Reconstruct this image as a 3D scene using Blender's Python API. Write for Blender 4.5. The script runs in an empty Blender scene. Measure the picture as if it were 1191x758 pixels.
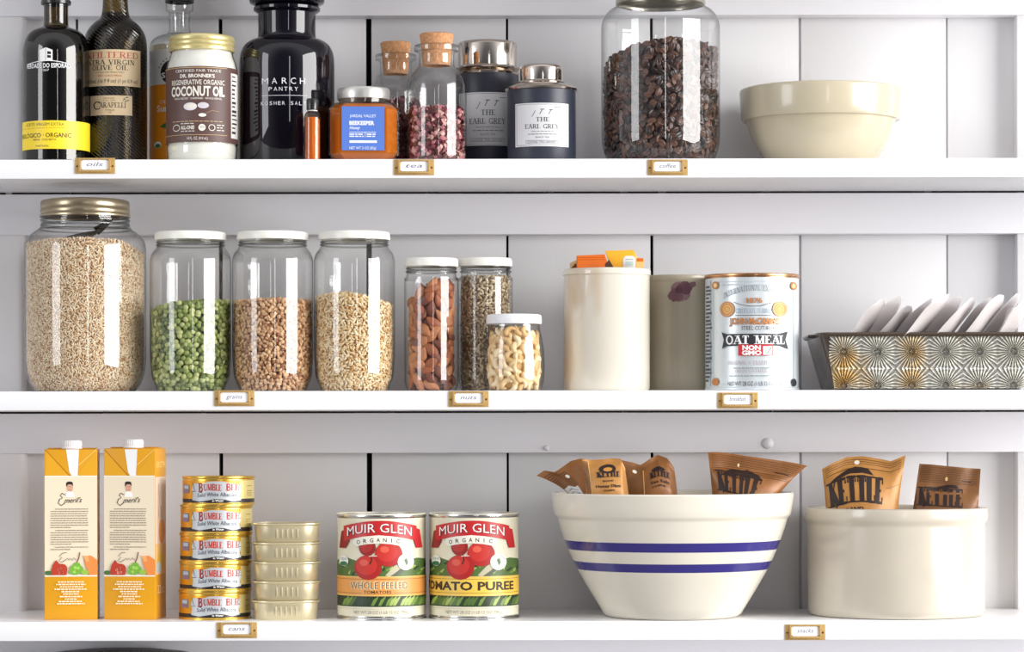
import bpy, bmesh, math, random
import numpy as np
from mathutils import Vector, Matrix

random.seed(7)
RNG = np.random.default_rng(7)
SC = bpy.context.scene
COL = SC.collection

# ------------------------------------------------------------------ camera, light, exposure
CAMD = 3300.0                      # mm from the camera to the plane of the shelf fronts
CX, HY = 595.5, 500.0              # principal column and eye-level row of the photograph (px)
cam_data = bpy.data.cameras.new('camera')
cam_data.sensor_fit = 'HORIZONTAL'
cam_data.sensor_width = 36.0
cam_data.lens = CAMD / 1191.0 * 36.0
cam_data.shift_y = (HY - 379.0) / 1191.0
cam_data.clip_start = 0.1
cam = bpy.data.objects.new('camera', cam_data)
cam.location = (0, -CAMD / 1000, 0)
cam.rotation_euler = (math.radians(90), math.radians(0.10), 0)
COL.objects.link(cam)
SC.camera = cam

SC.view_settings.view_transform = 'Standard'
SC.view_settings.look = 'None'
SC.view_settings.exposure = 0.12
SC.view_settings.gamma = 1.0
SC.view_settings.use_curve_mapping = False
SC.cycles.transparent_max_bounces = 24
SC.cycles.max_bounces = 8
SC.cycles.sample_clamp_indirect = 4.0

world = bpy.data.worlds.new('daylit_room')
SC.world = world
world.use_nodes = True
wn = world.node_tree
bgn = wn.nodes['Background']
tc = wn.nodes.new('ShaderNodeTexCoord')
sep = wn.nodes.new('ShaderNodeSeparateXYZ')
wn.links.new(tc.outputs['Generated'], sep.inputs[0])
def wnode(t, **kw):
    n = wn.nodes.new(t)
    for k, v in kw.items(): setattr(n, k, v)
    return n
mp = wnode('ShaderNodeMapRange'); mp.inputs[1].default_value = -1; mp.inputs[2].default_value = 1
wn.links.new(sep.outputs['Z'], mp.inputs[0])
rampz = wnode('ShaderNodeValToRGB')             # wooden floor below, white ceiling above
wn.links.new(mp.outputs[0], rampz.inputs[0])
cr = rampz.color_ramp
cr.elements[0].position = 0.34; cr.elements[0].color = (0.42, 0.39, 0.38, 1)
cr.elements[1].position = 0.66; cr.elements[1].color = (1.0, 1.0, 1.04, 1)
e_ = cr.elements.new(0.52); e_.color = (0.62, 0.62, 0.65, 1)
my = wnode('ShaderNodeMapRange'); my.inputs[1].default_value = -1; my.inputs[2].default_value = 1
wn.links.new(sep.outputs['Y'], my.inputs[0])
rampy = wnode('ShaderNodeValToRGB')             # the far side of the kitchen, behind the camera, is in shade
wn.links.new(my.outputs[0], rampy.inputs[0])
cr = rampy.color_ramp
cr.elements[0].position = 0.03; cr.elements[0].color = (0.16, 0.16, 0.17, 1)
cr.elements[1].position = 0.16; cr.elements[1].color = (1, 1, 1, 1)
mxw = wnode('ShaderNodeMix', data_type='RGBA', blend_type='MULTIPLY'); mxw.inputs[0].default_value = 1
wn.links.new(rampz.outputs[0], mxw.inputs[6]); wn.links.new(rampy.outputs[0], mxw.inputs[7])
wn.links.new(mxw.outputs[2], bgn.inputs[0])
bgn.inputs[1].default_value = 0.82

def area(name, loc, target, sx, sy, power, col):
    d = bpy.data.lights.new(name, 'AREA')
    d.shape = 'RECTANGLE'; d.size = sx; d.size_y = sy; d.energy = power; d.color = col
    o = bpy.data.objects.new(name, d); COL.objects.link(o)
    o.location = loc
    o.rotation_euler = (Vector(target) - Vector(loc)).to_track_quat('-Z', 'Y').to_euler()
    return o
# tall windows of the kitchen: a bright one to the right, a weaker one to the left
area('window_light_bright', (5.5, -3.5, 0.7), (0.0, -3.5, 0.7), 5.1, 4.0, 690, (1.0, 0.985, 0.97))
area('window_light_weak', (-3.3, -2.6, 0.6), (0.0, -2.6, 0.6), 1.5, 2.3, 55, (0.94, 0.97, 1.0))
area('window_light_narrow', (0.75, -5.2, 0.5), (0.0, 0.0, 0.3), 0.22, 2.4, 9, (1.0, 1.0, 1.0))

# ------------------------------------------------------------------ units: photograph px -> mm
def s_(y): return 1.0 + y / CAMD
def X_(px, y): return (px - CX) * s_(y)
def Z_(py, y): return (HY - py) * s_(y)
S0, S1, S2, S3, S4 = 584.5, 315.5, 46.0, -222.0, -491.0   # heights of the shelf tops
TH = 22.5

# ------------------------------------------------------------------ materials
MATS = {}
def rgb(r, g, b):
    f = lambda c: (c / 255.0 / 12.92) if c / 255.0 <= 0.04045 else ((c / 255.0 + 0.055) / 1.055) ** 2.4
    return (f(r), f(g), f(b), 1.0)
def mat(name, col, rough=0.5, metal=0.0, coat=0.0, spec=0.5, var=0.0, vscale=60, bump=0.0, bscale=200, stretch=None, trans=0.0):
    if name in MATS: return MATS[name]
    m = bpy.data.materials.new(name); m.use_nodes = True
    nt = m.node_tree; p = nt.nodes['Principled BSDF']
    c = rgb(*col)
    p.inputs['Base Color'].default_value = c
    p.inputs['Roughness'].default_value = rough
    p.inputs['Metallic'].default_value = metal
    p.inputs['Coat Weight'].default_value = coat
    p.inputs['Coat Roughness'].default_value = 0.03
    p.inputs['Specular IOR Level'].default_value = spec
    if trans: p.inputs['Transmission Weight'].default_value = trans
    if var or bump:
        t = nt.nodes.new('ShaderNodeTexCoord'); mpn = nt.nodes.new('ShaderNodeMapping')
        nt.links.new(t.outputs['Object'], mpn.inputs[0])
        if stretch: mpn.inputs['Scale'].default_value = stretch
    if var:
        n = nt.nodes.new('ShaderNodeTexNoise'); n.inputs['Scale'].default_value = vscale; n.inputs['Detail'].default_value = 4
        nt.links.new(mpn.outputs[0], n.inputs['Vector'])
        r = nt.nodes.new('ShaderNodeMapRange')
        r.inputs[1].default_value = 0.3; r.inputs[2].default_value = 0.7
        r.inputs[3].default_value = 1 - var; r.inputs[4].default_value = 1 + var * .5
        nt.links.new(n.outputs['Fac'], r.inputs[0])
        mx = nt.nodes.new('ShaderNodeVectorMath'); mx.operation = 'SCALE'
        mx.inputs[0].default_value = c[:3]
        nt.links.new(r.outputs[0], mx.inputs['Scale'])
        nt.links.new(mx.outputs[0], p.inputs['Base Color'])
    if bump:
        n2 = nt.nodes.new('ShaderNodeTexNoise'); n2.inputs['Scale'].default_value = bscale; n2.inputs['Detail'].default_value = 3
        nt.links.new(mpn.outputs[0], n2.inputs['Vector'])
        b = nt.nodes.new('ShaderNodeBump'); b.inputs['Strength'].default_value = bump; b.inputs['Distance'].default_value = 0.001
        nt.links.new(n2.outputs['Fac'], b.inputs['Height'])
        nt.links.new(b.outputs[0], p.inputs['Normal'])
    MATS[name] = m
    return m
def ink(col, rough=0.5):
    return mat('ink_%d_%d_%d' % tuple(col), col, rough, spec=0.4)
def foil(col, rough=0.25):
    return mat('foil_%d_%d_%d' % tuple(col), col, rough, metal=0.9)
def glass(name, tint=(0.985, 0.99, 0.988), edge=(0.10, 0.12, 0.12), rough=0.012, power=4.2, ior=1.45, bump=None):
    """a thin wall of glass: what lies behind shows through, tinted more where one looks along the wall, with a Fresnel reflection"""
    if name in MATS: return MATS[name]
    m = bpy.data.materials.new(name); m.use_nodes = True
    nt = m.node_tree
    for n in list(nt.nodes):
        if n.type != 'OUTPUT_MATERIAL': nt.nodes.remove(n)
    out = nt.nodes['Material Output']
    tr = nt.nodes.new('ShaderNodeBsdfTransparent'); gl = nt.nodes.new('ShaderNodeBsdfGlossy')
    gl.inputs['Roughness'].default_value = rough
    lw = nt.nodes.new('ShaderNodeLayerWeight'); lw.inputs['Blend'].default_value = 0.5
    pw = nt.nodes.new('ShaderNodeMath'); pw.operation = 'POWER'; pw.inputs[1].default_value = power
    nt.links.new(lw.outputs['Facing'], pw.inputs[0])
    mx = nt.nodes.new('ShaderNodeMix'); mx.data_type = 'RGBA'
    mx.inputs[6].default_value = (*tint, 1); mx.inputs[7].default_value = (*edge, 1)
    nt.links.new(pw.outputs[0], mx.inputs[0]); nt.links.new(mx.outputs[2], tr.inputs[0])
    fr = nt.nodes.new('ShaderNodeMath'); fr.operation = 'POWER'; fr.inputs[1].default_value = 4.5
    nt.links.new(lw.outputs['Facing'], fr.inputs[0])
    mul = nt.nodes.new('ShaderNodeMath'); mul.operation = 'MULTIPLY_ADD'; mul.inputs[1].default_value = .85; mul.inputs[2].default_value = .085; mul.use_clamp = True
    nt.links.new(fr.outputs[0], mul.inputs[0])
    ms = nt.nodes.new('ShaderNodeMixShader')
    nt.links.new(mul.outputs[0], ms.inputs[0]); nt.links.new(tr.outputs[0], ms.inputs[1]); nt.links.new(gl.outputs[0], ms.inputs[2])
    nt.links.new(ms.outputs[0], out.inputs[0])
    if bump == 'diagonal':
        t = nt.nodes.new('ShaderNodeTexCoord'); mpn = nt.nodes.new('ShaderNodeMapping')
        mpn.inputs['Rotation'].default_value = (0, math.radians(-40), 0)
        nt.links.new(t.outputs['Object'], mpn.inputs[0])
        w = nt.nodes.new('ShaderNodeTexWave'); w.bands_direction = 'Z'; w.inputs['Scale'].default_value = 95
        nt.links.new(mpn.outputs[0], w.inputs['Vector'])
        b = nt.nodes.new('ShaderNodeBump'); b.inputs['Strength'].default_value = 0.9; b.inputs['Distance'].default_value = 0.0008
        nt.links.new(w.outputs['Fac'], b.inputs['Height'])
        nt.links.new(b.outputs[0], gl.inputs['Normal'])
    MATS[name] = m
    return m
def translucent(name, col, tcol, fac=0.5, rough=0.08):
    if name in MATS: return MATS[name]
    m = bpy.data.materials.new(name); m.use_nodes = True
    nt = m.node_tree; p = nt.nodes['Principled BSDF']; out = nt.nodes['Material Output']
    p.inputs['Base Color'].default_value = rgb(*col); p.inputs['Roughness'].default_value = rough
    t = nt.nodes.new('ShaderNodeBsdfTransparent'); t.inputs[0].default_value = rgb(*tcol)
    ms = nt.nodes.new('ShaderNodeMixShader'); ms.inputs[0].default_value = fac
    nt.links.new(p.outputs[0], ms.inputs[1]); nt.links.new(t.outputs[0], ms.inputs[2]); nt.links.new(ms.outputs[0], out.inputs[0])
    MATS[name] = m
    return m

# ------------------------------------------------------------------ mesh building (all lengths in mm)
class MB:
    def __init__(self): self.v = []; self.f = []; self.m = []; self.mats = []
    def mi(self, m):
        if m not in self.mats: self.mats.append(m)
        return self.mats.index(m)
    def add(self, vs, fs, m):
        o = len(self.v); self.v += [tuple(p) for p in vs]
        k = self.mi(m)
        for f in fs: self.f.append(tuple(i + o for i in f)); self.m.append(k)
    def lathe(self, prof, m, seg=64, caps=(False, False), mats=None, c=(0, 0)):
        """prof: (r, z) from bottom to top"""
        vs, n = [], len(prof)
        for r, z in prof:
            for k in range(seg):
                a = 2 * math.pi * k / seg
                vs.append((c[0] + r * math.sin(a), c[1] - r * math.cos(a), z))
        o = len(self.v); self.v += vs
        for i in range(n - 1):
            k = self.mi(mats[i] if mats else m)
            for j in range(seg):
                j2 = (j + 1) % seg
                self.f.append((o + i * seg + j, o + i * seg + j2, o + (i + 1) * seg + j2, o + (i + 1) * seg + j)); self.m.append(k)
        k = self.mi(m)
        if caps[0]: self.f.append(tuple(o + j for j in reversed(range(seg)))); self.m.append(k)
        if caps[1]: self.f.append(tuple(o + (n - 1) * seg + j for j in range(seg))); self.m.append(k)
    def loft(self, rings, m, caps=(True, True), mats=None):
        n = len(rings[0]); o = len(self.v)
        for r in rings: self.v += [tuple(p) for p in r]
        for i in range(len(rings) - 1):
            k = self.mi(mats[i] if mats else m)
            for j in range(n):
                j2 = (j + 1) % n
                self.f.append((o + i * n + j, o + i * n + j2, o + (i + 1) * n + j2, o + (i + 1) * n + j)); self.m.append(k)
        k = self.mi(m)
        if caps[0]: self.f.append(tuple(o + j for j in reversed(range(n)))); self.m.append(k)
        if caps[1]: self.f.append(tuple(o + (len(rings) - 1) * n + j for j in range(n))); self.m.append(k)
    def box(self, c, s, m, bev=0.0, seg=2, rot=None):
        bm = bmesh.new(); bmesh.ops.create_cube(bm, size=1.0)
        for v in bm.verts: v.co = Vector((v.co.x * s[0], v.co.y * s[1], v.co.z * s[2]))
        if bev: bmesh.ops.bevel(bm, geom=bm.edges[:], offset=bev, segments=seg, affect='EDGES', profile=0.6)
        M = Matrix.Translation(c) @ (rot.to_4x4() if rot else Matrix.Identity(4))
        bm.verts.index_update()
        self.add([M @ v.co for v in bm.verts], [[v.index for v in f.verts] for f in bm.faces], m)
        bm.free()
    def tube(self, pts, rad, m, seg=10, caps=True):
        pts = [Vector(p) for p in pts]; n = len(pts)
        rads = rad if isinstance(rad, (list, tuple)) else [rad] * n
        up = Vector((0, 1, 0)); rings = []
        for i, p in enumerate(pts):
            t = (pts[min(i + 1, n - 1)] - pts[max(i - 1, 0)]).normalized()
            a = t.cross(up)
            if a.length < 1e-3: a = t.cross(Vector((1, 0, 0)))
            a.normalize(); b = t.cross(a)
            rings.append([p + (a * math.cos(q) + b * math.sin(q)) * rads[i] for q in [2 * math.pi * k / seg for k in range(seg)]])
        self.loft(rings, m, (caps, caps))
    def build(self, name, parent=None, loc=None, rotz=0.0, angle=38):
        me = bpy.data.meshes.new(name)
        me.from_pydata([(x * .001, y * .001, z * .001) for x, y, z in self.v], [], self.f)
        for m in self.mats: me.materials.append(m)
        me.polygons.foreach_set('material_index', self.m)
        me.polygons.foreach_set('use_smooth', [True] * len(self.f))
        me.update()
        bm = bmesh.new(); bm.from_mesh(me)
        bmesh.ops.recalc_face_normals(bm, faces=bm.faces[:]) if name in ('body', 'lid') else None
        bm.to_mesh(me); bm.free()
        me.set_sharp_from_angle(angle=math.radians(angle))
        o = bpy.data.objects.new(name, me); COL.objects.link(o)
        if parent is not None: o.parent = parent
        if loc is not None: o.location = [c * .001 for c in loc]
        o.rotation_euler.z = rotz
        return o

def tag(o, label=None, cat=None, group=None, kind=None):
    if label: o['label'] = label
    if cat: o['category'] = cat
    if group: o['group'] = group
    if kind: o['kind'] = kind
    return o

def smooth(pts, n=5):
    """Catmull-Rom through (r, z) points"""
    P = [pts[0]] + list(pts) + [pts[-1]]; out = []
    for i in range(1, len(P) - 2):
        p0, p1, p2, p3 = [np.array(P[j], float) for j in (i - 1, i, i + 1, i + 2)]
        for k in range(n):
            t = k / n
            q = .5 * ((2 * p1) + (-p0 + p2) * t + (2 * p0 - 5 * p1 + 4 * p2 - p3) * t * t + (-p0 + 3 * p1 - 3 * p2 + p3) * t ** 3)
            out.append((max(q[0], 0.01), q[1]))
    out.append(tuple(pts[-1]))
    return out

class Item:
    """a thing standing on a shelf: cx in px, y (mm behind the shelf front) and shelf height; converts px to local mm"""
    def __init__(self, name, cx, y, S, label, cat, group=None, face=True, base=0.0, extra=0.0):
        self.cx, self.y, self.S, self.base = cx, y, S, base
        self.s = s_(y)
        self.loc = (X_(cx, y), y, S + base)
        self.rot = (-math.atan2(self.loc[0], CAMD + y) if face else 0.0) + extra
        o = bpy.data.objects.new(name, None); COL.objects.link(o)
        o.empty_display_size = 0.02
        o.location = [c * .001 for c in self.loc]; o.rotation_euler.z = self.rot
        tag(o, label, cat, group); self.o = o
    def r(self, hw): return hw * self.s
    def z(self, py): return (HY - py) * self.s - self.S - self.base
    def zf(self, py, R=0): return (HY - py) * s_(self.y - R) - self.S - self.base
    def prof(self, pts): return [(self.r(h), self.z(p) if p is not None else 0.0) for h, p in pts]

# ---- flat shapes: letters and label art
_TC = {}
def font_mesh(txt, bold=0.0, shear=0.0):
    k = (txt, bold, shear)
    if k in _TC: return _TC[k]
    cu = bpy.data.curves.new('t', 'FONT'); cu.body = txt; cu.offset = bold; cu.shear = shear; cu.resolution_u = 2; cu.size = 1
    ob = bpy.data.objects.new('t', cu); COL.objects.link(ob)
    bpy.context.view_layer.update()
    dg = bpy.context.evaluated_depsgraph_get()
    me = bpy.data.meshes.new_from_object(ob.evaluated_get(dg))
    vs = [(v.co.x, v.co.y) for v in me.vertices]; fs = [tuple(p.vertices) for p in me.polygons]
    bpy.data.objects.remove(ob); bpy.data.curves.remove(cu); bpy.data.meshes.remove(me)
    if not vs: vs = [(0, 0), (1, 0), (0, 1)]; fs = []
    _TC[k] = (vs, fs)
    return _TC[k]

# a small upright serif alphabet: thick (t) and thin (n) strokes on a grid, height 1
def arc(cx, cy, rx, ry, a0, a1, n=10):
    return [(cx + rx * math.cos(math.radians(a0 + (a1 - a0) * i / n)), cy + ry * math.sin(math.radians(a0 + (a1 - a0) * i / n))) for i in range(n + 1)]
SF = {
 'A': (.78, [('n', [(.06, 0), (.37, .98)]), ('t', [(.36, 1), (.70, 0)]), ('n', [(.16, .34), (.58, .34)])]),
 'B': (.68, [('t', [(.14, 0), (.14, 1)]), ('m', [(.14, .97)] + arc(.36, .75, .2, .22, 90, -90) + [(.14, .53)]), ('m', [(.14, .53)] + arc(.38, .28, .23, .25, 90, -90) + [(.14, .03)])]),
 'C': (.72, [('m', arc(.42, .5, .32, .47, 50, 310, 16)), ('n', [(.64, 1), (.64, .74)])]),
 'D': (.76, [('t', [(.14, 0), (.14, 1)]), ('m', [(.14, .97)] + arc(.34, .5, .33, .47, 90, -90, 14) + [(.14, .03)])]),
 'E': (.64, [('t', [(.14, 0), (.14, 1)]), ('n', [(.14, .96), (.56, .96), (.56, .76)]), ('n', [(.14, .5), (.44, .5)]), ('n', [(.14, .04), (.58, .04), (.58, .26)])]),
 'F': (.60, [('t', [(.14, 0), (.14, 1)]), ('n', [(.14, .96), (.54, .96), (.54, .74)]), ('n', [(.14, .5), (.42, .5)])]),
 'G': (.78, [('m', arc(.42, .5, .32, .47, 50, 330, 16)), ('t', [(.66, .02), (.66, .42)]), ('n', [(.64, 1), (.64, .76)])]),
 'H': (.80, [('t', [(.14, 0), (.14, 1)]), ('t', [(.64, 0), (.64, 1)]), ('n', [(.14, .5), (.64, .5)])]),
 'I': (.34, [('t', [(.16, 0), (.16, 1)])]),
 'J': (.46, [('t', [(.32, 1), (.32, .2)]), ('n', arc(.18, .18, .14, .16, 0, -150, 6))]),
 'K': (.76, [('t', [(.14, 0), (.14, 1)]), ('n', [(.18, .42), (.62, 1)]), ('t', [(.30, .56), (.66, 0)])]),
 'L': (.60, [('t', [(.14, 0), (.14, 1)]), ('n', [(.14, .04), (.56, .04), (.56, .3)])]),
 'M': (.96, [('n', [(.12, 0), (.12, 1)]), ('t', [(.14, 1), (.46, .04)]), ('n', [(.46, .04), (.78, 1)]), ('t', [(.80, 0), (.80, 1)])]),
 'N': (.80, [('n', [(.12, 0), (.12, 1)]), ('t', [(.14, 1), (.64, .02)]), ('n', [(.66, 0), (.66, 1)])]),
 'O': (.80, [('m', arc(.40, .5, .31, .47, 0, 360, 22))]),
 'P': (.64, [('t', [(.14, 0), (.14, 1)]), ('m', [(.14, .97)] + arc(.36, .72, .22, .25, 90, -90) + [(.14, .47)])]),
 'R': (.74, [('t', [(.14, 0), (.14, 1)]), ('m', [(.14, .97)] + arc(.36, .74, .2, .23, 90, -90) + [(.14, .51)]), ('t', [(.36, .5), (.64, 0)])]),
 'S': (.60, [('m', arc(.30, .74, .19, .23, 40, 270, 10) + arc(.30, .27, .21, .25, 90, -140, 10))]),
 'T': (.70, [('t', [(.34, 0), (.34, 1)]), ('n', [(.06, .76), (.06, .96), (.62, .96), (.62, .76)])]),
 'U': (.78, [('t', [(.14, 1), (.14, .3)]), ('m', arc(.39, .3, .25, .28, 180, 360, 10)), ('n', [(.64, .3), (.64, 1)])]),
 'V': (.76, [('t', [(.08, 1), (.38, 0)]), ('n', [(.38, .02), (.66, 1)])]),
 'W': (1.04, [('t', [(.08, 1), (.32, 0)]), ('n', [(.32, .02), (.52, .9)]), ('t', [(.50, .95), (.74, 0)]), ('n', [(.74, .02), (.96, 1)])]),
 'X': (.76, [('t', [(.10, 1), (.64, 0)]), ('n', [(.12, 0), (.62, 1)])]),
 'Y': (.72, [('t', [(.08, 1), (.36, .46), (.36, 0)]), ('n', [(.36, .46), (.62, 1)])]),
 'Z': (.66, [('n', [(.1, .74), (.1, .96), (.56, .96)]), ('t', [(.54, .96), (.1, .04)]), ('n', [(.1, .04), (.58, .04), (.58, .28)])]),
 ' ': (.42, []), '&': (.7, [('m', arc(.3, .3, .22, .27, 0, 360, 14)), ('n', arc(.3, .76, .15, .2, 0, 360, 10))]), '.': (.2, [('t', [(.08, 0), (.08, .14)])]),
}
def serif_mesh(txt, weight=1.0, serif=1.0, gap=.06):
    vs, fs, x = [], [], 0.0
    W = {'t': .17 * weight, 'n': .07 * (0.5 + weight / 2), 'm': .12 * weight}
    def ribbon(pts, w, x0):
        n = len(pts); L, R = [], []
        for i in range(n):
            a = pts[max(i - 1, 0)]; b = pts[min(i + 1, n - 1)]
            dx, dy = b[0] - a[0], b[1] - a[1]; l = math.hypot(dx, dy) or 1
            nx, ny = -dy / l * w / 2, dx / l * w / 2
            L.append((pts[i][0] + nx + x0, pts[i][1] + ny)); R.append((pts[i][0] - nx + x0, pts[i][1] - ny))
        for i in range(n - 1):
            o = len(vs); vs.extend([L[i], R[i], R[i + 1], L[i + 1]]); fs.append((o, o + 1, o + 2, o + 3))
    for ch in txt:
        w, st = SF.get(ch, SF[' '])
        for kind, pts in st:
            ribbon(pts, W[kind], x)
            if serif and kind in 'tn':
                for (p, q) in ((pts[0], pts[1]), (pts[-1], pts[-2])):
                    if abs(q[1] - p[1]) > abs(q[0] - p[0]) * .8 and (p[1] < .03 or p[1] > .97) and abs(q[1] - p[1]) > .3:
                        h = .06; hw = (.13 + W[kind] / 2) * serif
                        z0 = 0 if p[1] < .5 else 1 - h
                        o = len(vs); vs.extend([(x + p[0] - hw, z0), (x + p[0] + hw, z0), (x + p[0] + hw, z0 + h), (x + p[0] - hw, z0 + h)]); fs.append((o, o + 1, o + 2, o + 3))
        x += w + gap
    return vs, fs

class Art:
    """label art laid on a surface; coordinates are in photograph px and are turned to surface mm by U and V"""
    def __init__(self, mapfn, U, V, step=4.0, lift=0.03, start=0.2, vstep=0):
        self.vstep = vstep
        self.mapfn, self.U, self.V, self.step, self.lift, self.lay = mapfn, U, V, step, lift, start
        self.mb = MB()
    def raw(self, vs, fs, m, newlayer=True):
        if not fs: return
        bm = bmesh.new()
        bv = [bm.verts.new((x, y, 0)) for x, y in vs]
        for f in fs:
            try: bm.faces.new([bv[i] for i in f])
            except ValueError: pass
        us = [x for x, _ in vs]; u0, u1 = min(us), max(us)
        if self.step and u1 - u0 > self.step:
            k = math.ceil(u0 / self.step)
            while k * self.step < u1:
                bmesh.ops.bisect_plane(bm, geom=bm.verts[:] + bm.edges[:] + bm.faces[:], dist=1e-6, plane_co=(k * self.step, 0, 0), plane_no=(1, 0, 0))
                k += 1
        if self.vstep:
            ys = [y for _, y in vs]; k = math.ceil(min(ys) / self.vstep)
            while k * self.vstep < max(ys):
                bmesh.ops.bisect_plane(bm, geom=bm.verts[:] + bm.edges[:] + bm.faces[:], dist=1e-6, plane_co=(0, k * self.vstep, 0), plane_no=(0, 1, 0))
                k += 1
        bm.verts.index_update()
        if newlayer: self.lay += self.lift
        out = [self.mapfn(v.co.x, v.co.y, self.lay) for v in bm.verts]
        fl = []
        for f in bm.faces:
            idx = [v.index for v in f.verts]
            if f.normal.z < 0: idx.reverse()
            fl.append(idx)
        self.mb.add(out, fl, m)
        bm.free()
    def poly(self, pts, m, newlayer=True):
        vs = [(self.U(x), self.V(y)) for x, y in pts]
        from mathutils.geometry import tessellate_polygon
        tri = tessellate_polygon([[Vector((a, b, 0)) for a, b in vs]])
        self.raw(vs, [tuple(t) for t in tri], m, newlayer)
    def rect(self, x0, y0, x1, y1, m, newlayer=True):
        self.raw([(self.U(x0), self.V(y0)), (self.U(x1), self.V(y0)), (self.U(x1), self.V(y1)), (self.U(x0), self.V(y1))], [(0, 1, 2, 3)], m, newlayer)
    def frame(self, x0, y0, x1, y1, w, m):
        self.rect(x0, y0, x1, y0 + w, m); self.rect(x0, y1 - w, x1, y1, m, False)
        self.rect(x0, y0 + w, x0 + w, y1 - w, m, False); self.rect(x1 - w, y0 + w, x1, y1 - w, m, False)
    def ell(self, cx, cy, rx, ry, m, n=28, newlayer=True):
        self.poly([(cx + rx * math.cos(2 * math.pi * i / n), cy + ry * math.sin(2 * math.pi * i / n)) for i in range(n)], m, newlayer)
    def line(self, pts, w, m, newlayer=True):
        P = [(self.U(x), self.V(y)) for x, y in pts]; vs, fs = [], []
        n = len(P)
        ws = w if isinstance(w, (list, tuple)) else [w] * n
        for i in range(n):
            a, b = P[max(i - 1, 0)], P[min(i + 1, n - 1)]
            dx, dy = b[0] - a[0], b[1] - a[1]; l = math.hypot(dx, dy) or 1
            k = ws[i] / 2
            vs += [(P[i][0] - dy / l * k, P[i][1] + dx / l * k), (P[i][0] + dy / l * k, P[i][1] - dx / l * k)]
        for i in range(n - 1): fs.append((2 * i, 2 * i + 1, 2 * i + 3, 2 * i + 2))
        self.raw(vs, fs, m, newlayer)
    def ring(self, cx, cy, r, w, m, n=28):
        self.line([(cx + r * math.cos(2 * math.pi * i / n), cy + r * math.sin(2 * math.pi * i / n)) for i in range(n + 1)], w, m)
    def text(self, txt, x0, x1, ytop, ybot, m, font='sans', bold=0.0, shear=0.0, bend=0.0, weight=1.0, slant=0.0, serif=1.0, newlayer=True):
        """letters from x0 to x1 (px), capitals from ytop down to ybot (px); bend lifts the middle by that many px, slant lifts the right end"""
        if font == 'serif':
            vs, fs = serif_mesh(txt, weight, serif); cap = 1.0
        else:
            vs, fs = font_mesh(txt, bold, shear)
            hv, _ = font_mesh('H', 0, 0); cap = max(y for _, y in hv)
        if not fs: return
        xs = [a for a, _ in vs]; a0, a1 = min(xs), max(xs)
        U0, U1 = self.U(x0), self.U(x1); V0, V1 = self.V(ybot), self.V(ytop)
        pxv = (V1 - V0) / (ybot - ytop)
        out = []
        for a, b in vs:
            t = (a - a0) / (a1 - a0)
            v = V0 + b / cap * (V1 - V0) + bend * pxv * (1 - (2 * t - 1) ** 2) + slant * pxv * t
            out.append((U0 + t * (U1 - U0), v))
        self.raw(out, fs, m, newlayer)
    def greek(self, x0, x1, y, h, m, seed=0, last=1.0, word=(2.2, 6), gap=.9):
        """a line of print too small to read"""
        r = random.Random(seed * 131 + int(y * 7)); vs, fs = [], []
        x = x0; xe = x0 + (x1 - x0) * last
        while x < xe - 1:
            w = min(r.uniform(*word), xe - x)
            o = len(vs)
            vs += [(self.U(x), self.V(y + h)), (self.U(x + w), self.V(y + h)), (self.U(x + w), self.V(y)), (self.U(x), self.V(y))]
            fs.append((o, o + 1, o + 2, o + 3)); x += w + gap
        self.raw(vs, fs, m)
    def build(self, name, parent): return self.mb.build(name, parent)

def cyl_art(it, R, step=3.0, cx=None, **kw):
    """art on the wall of a round body of radius R(mm) turned to face the camera; cx: px column of its axis"""
    cx = it.cx if cx is None else cx
    def U(px):
        d = max(-.999, min(.999, (px - cx) * it.s / R)); return R * math.asin(d)
    V = lambda py: it.zf(py, R)
    mp_ = lambda u, v, o: ((R + o) * math.sin(u / R), -(R + o) * math.cos(u / R), v)
    return Art(mp_, U, V, step, **kw)
def flat_art(it, yf, s=None, **kw):
    """art on a flat front, yf mm before the thing's centre"""
    s = s or s_(it.y - yf)
    return Art(lambda u, v, o: (u, -yf - o, v), lambda px: (px - it.cx) * s, lambda py: (HY - py) * s - it.S - it.base, 0, **kw)

# ---- grains
def ico(sub=1):
    bm = bmesh.new(); bmesh.ops.create_icosphere(bm, subdivisions=sub, radius=1.0)
    v = np.array([list(x.co) for x in bm.verts]); bm.verts.index_update()
    f = np.array([[q.index for q in p.verts] for p in bm.faces]); bm.free()
    return v, f
ICO1, ICO2, ICO3 = ico(1), ico(2), ico(3)
def rot_mats(n, axis_bias=None, spread=1.0):
    """random rotations (n,3,3)"""
    q = RNG.normal(size=(n, 4)); q /= np.linalg.norm(q, axis=1)[:, None]
    w, x, y, z = q.T
    return np.stack([np.stack([1 - 2 * (y * y + z * z), 2 * (x * y - z * w), 2 * (x * z + y * w)], 1),
                     np.stack([2 * (x * y + z * w), 1 - 2 * (x * x + z * z), 2 * (y * z - x * w)], 1),
                     np.stack([2 * (x * z - y * w), 2 * (y * z + x * w), 1 - 2 * (x * x + y * y)], 1)], 1)
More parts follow.
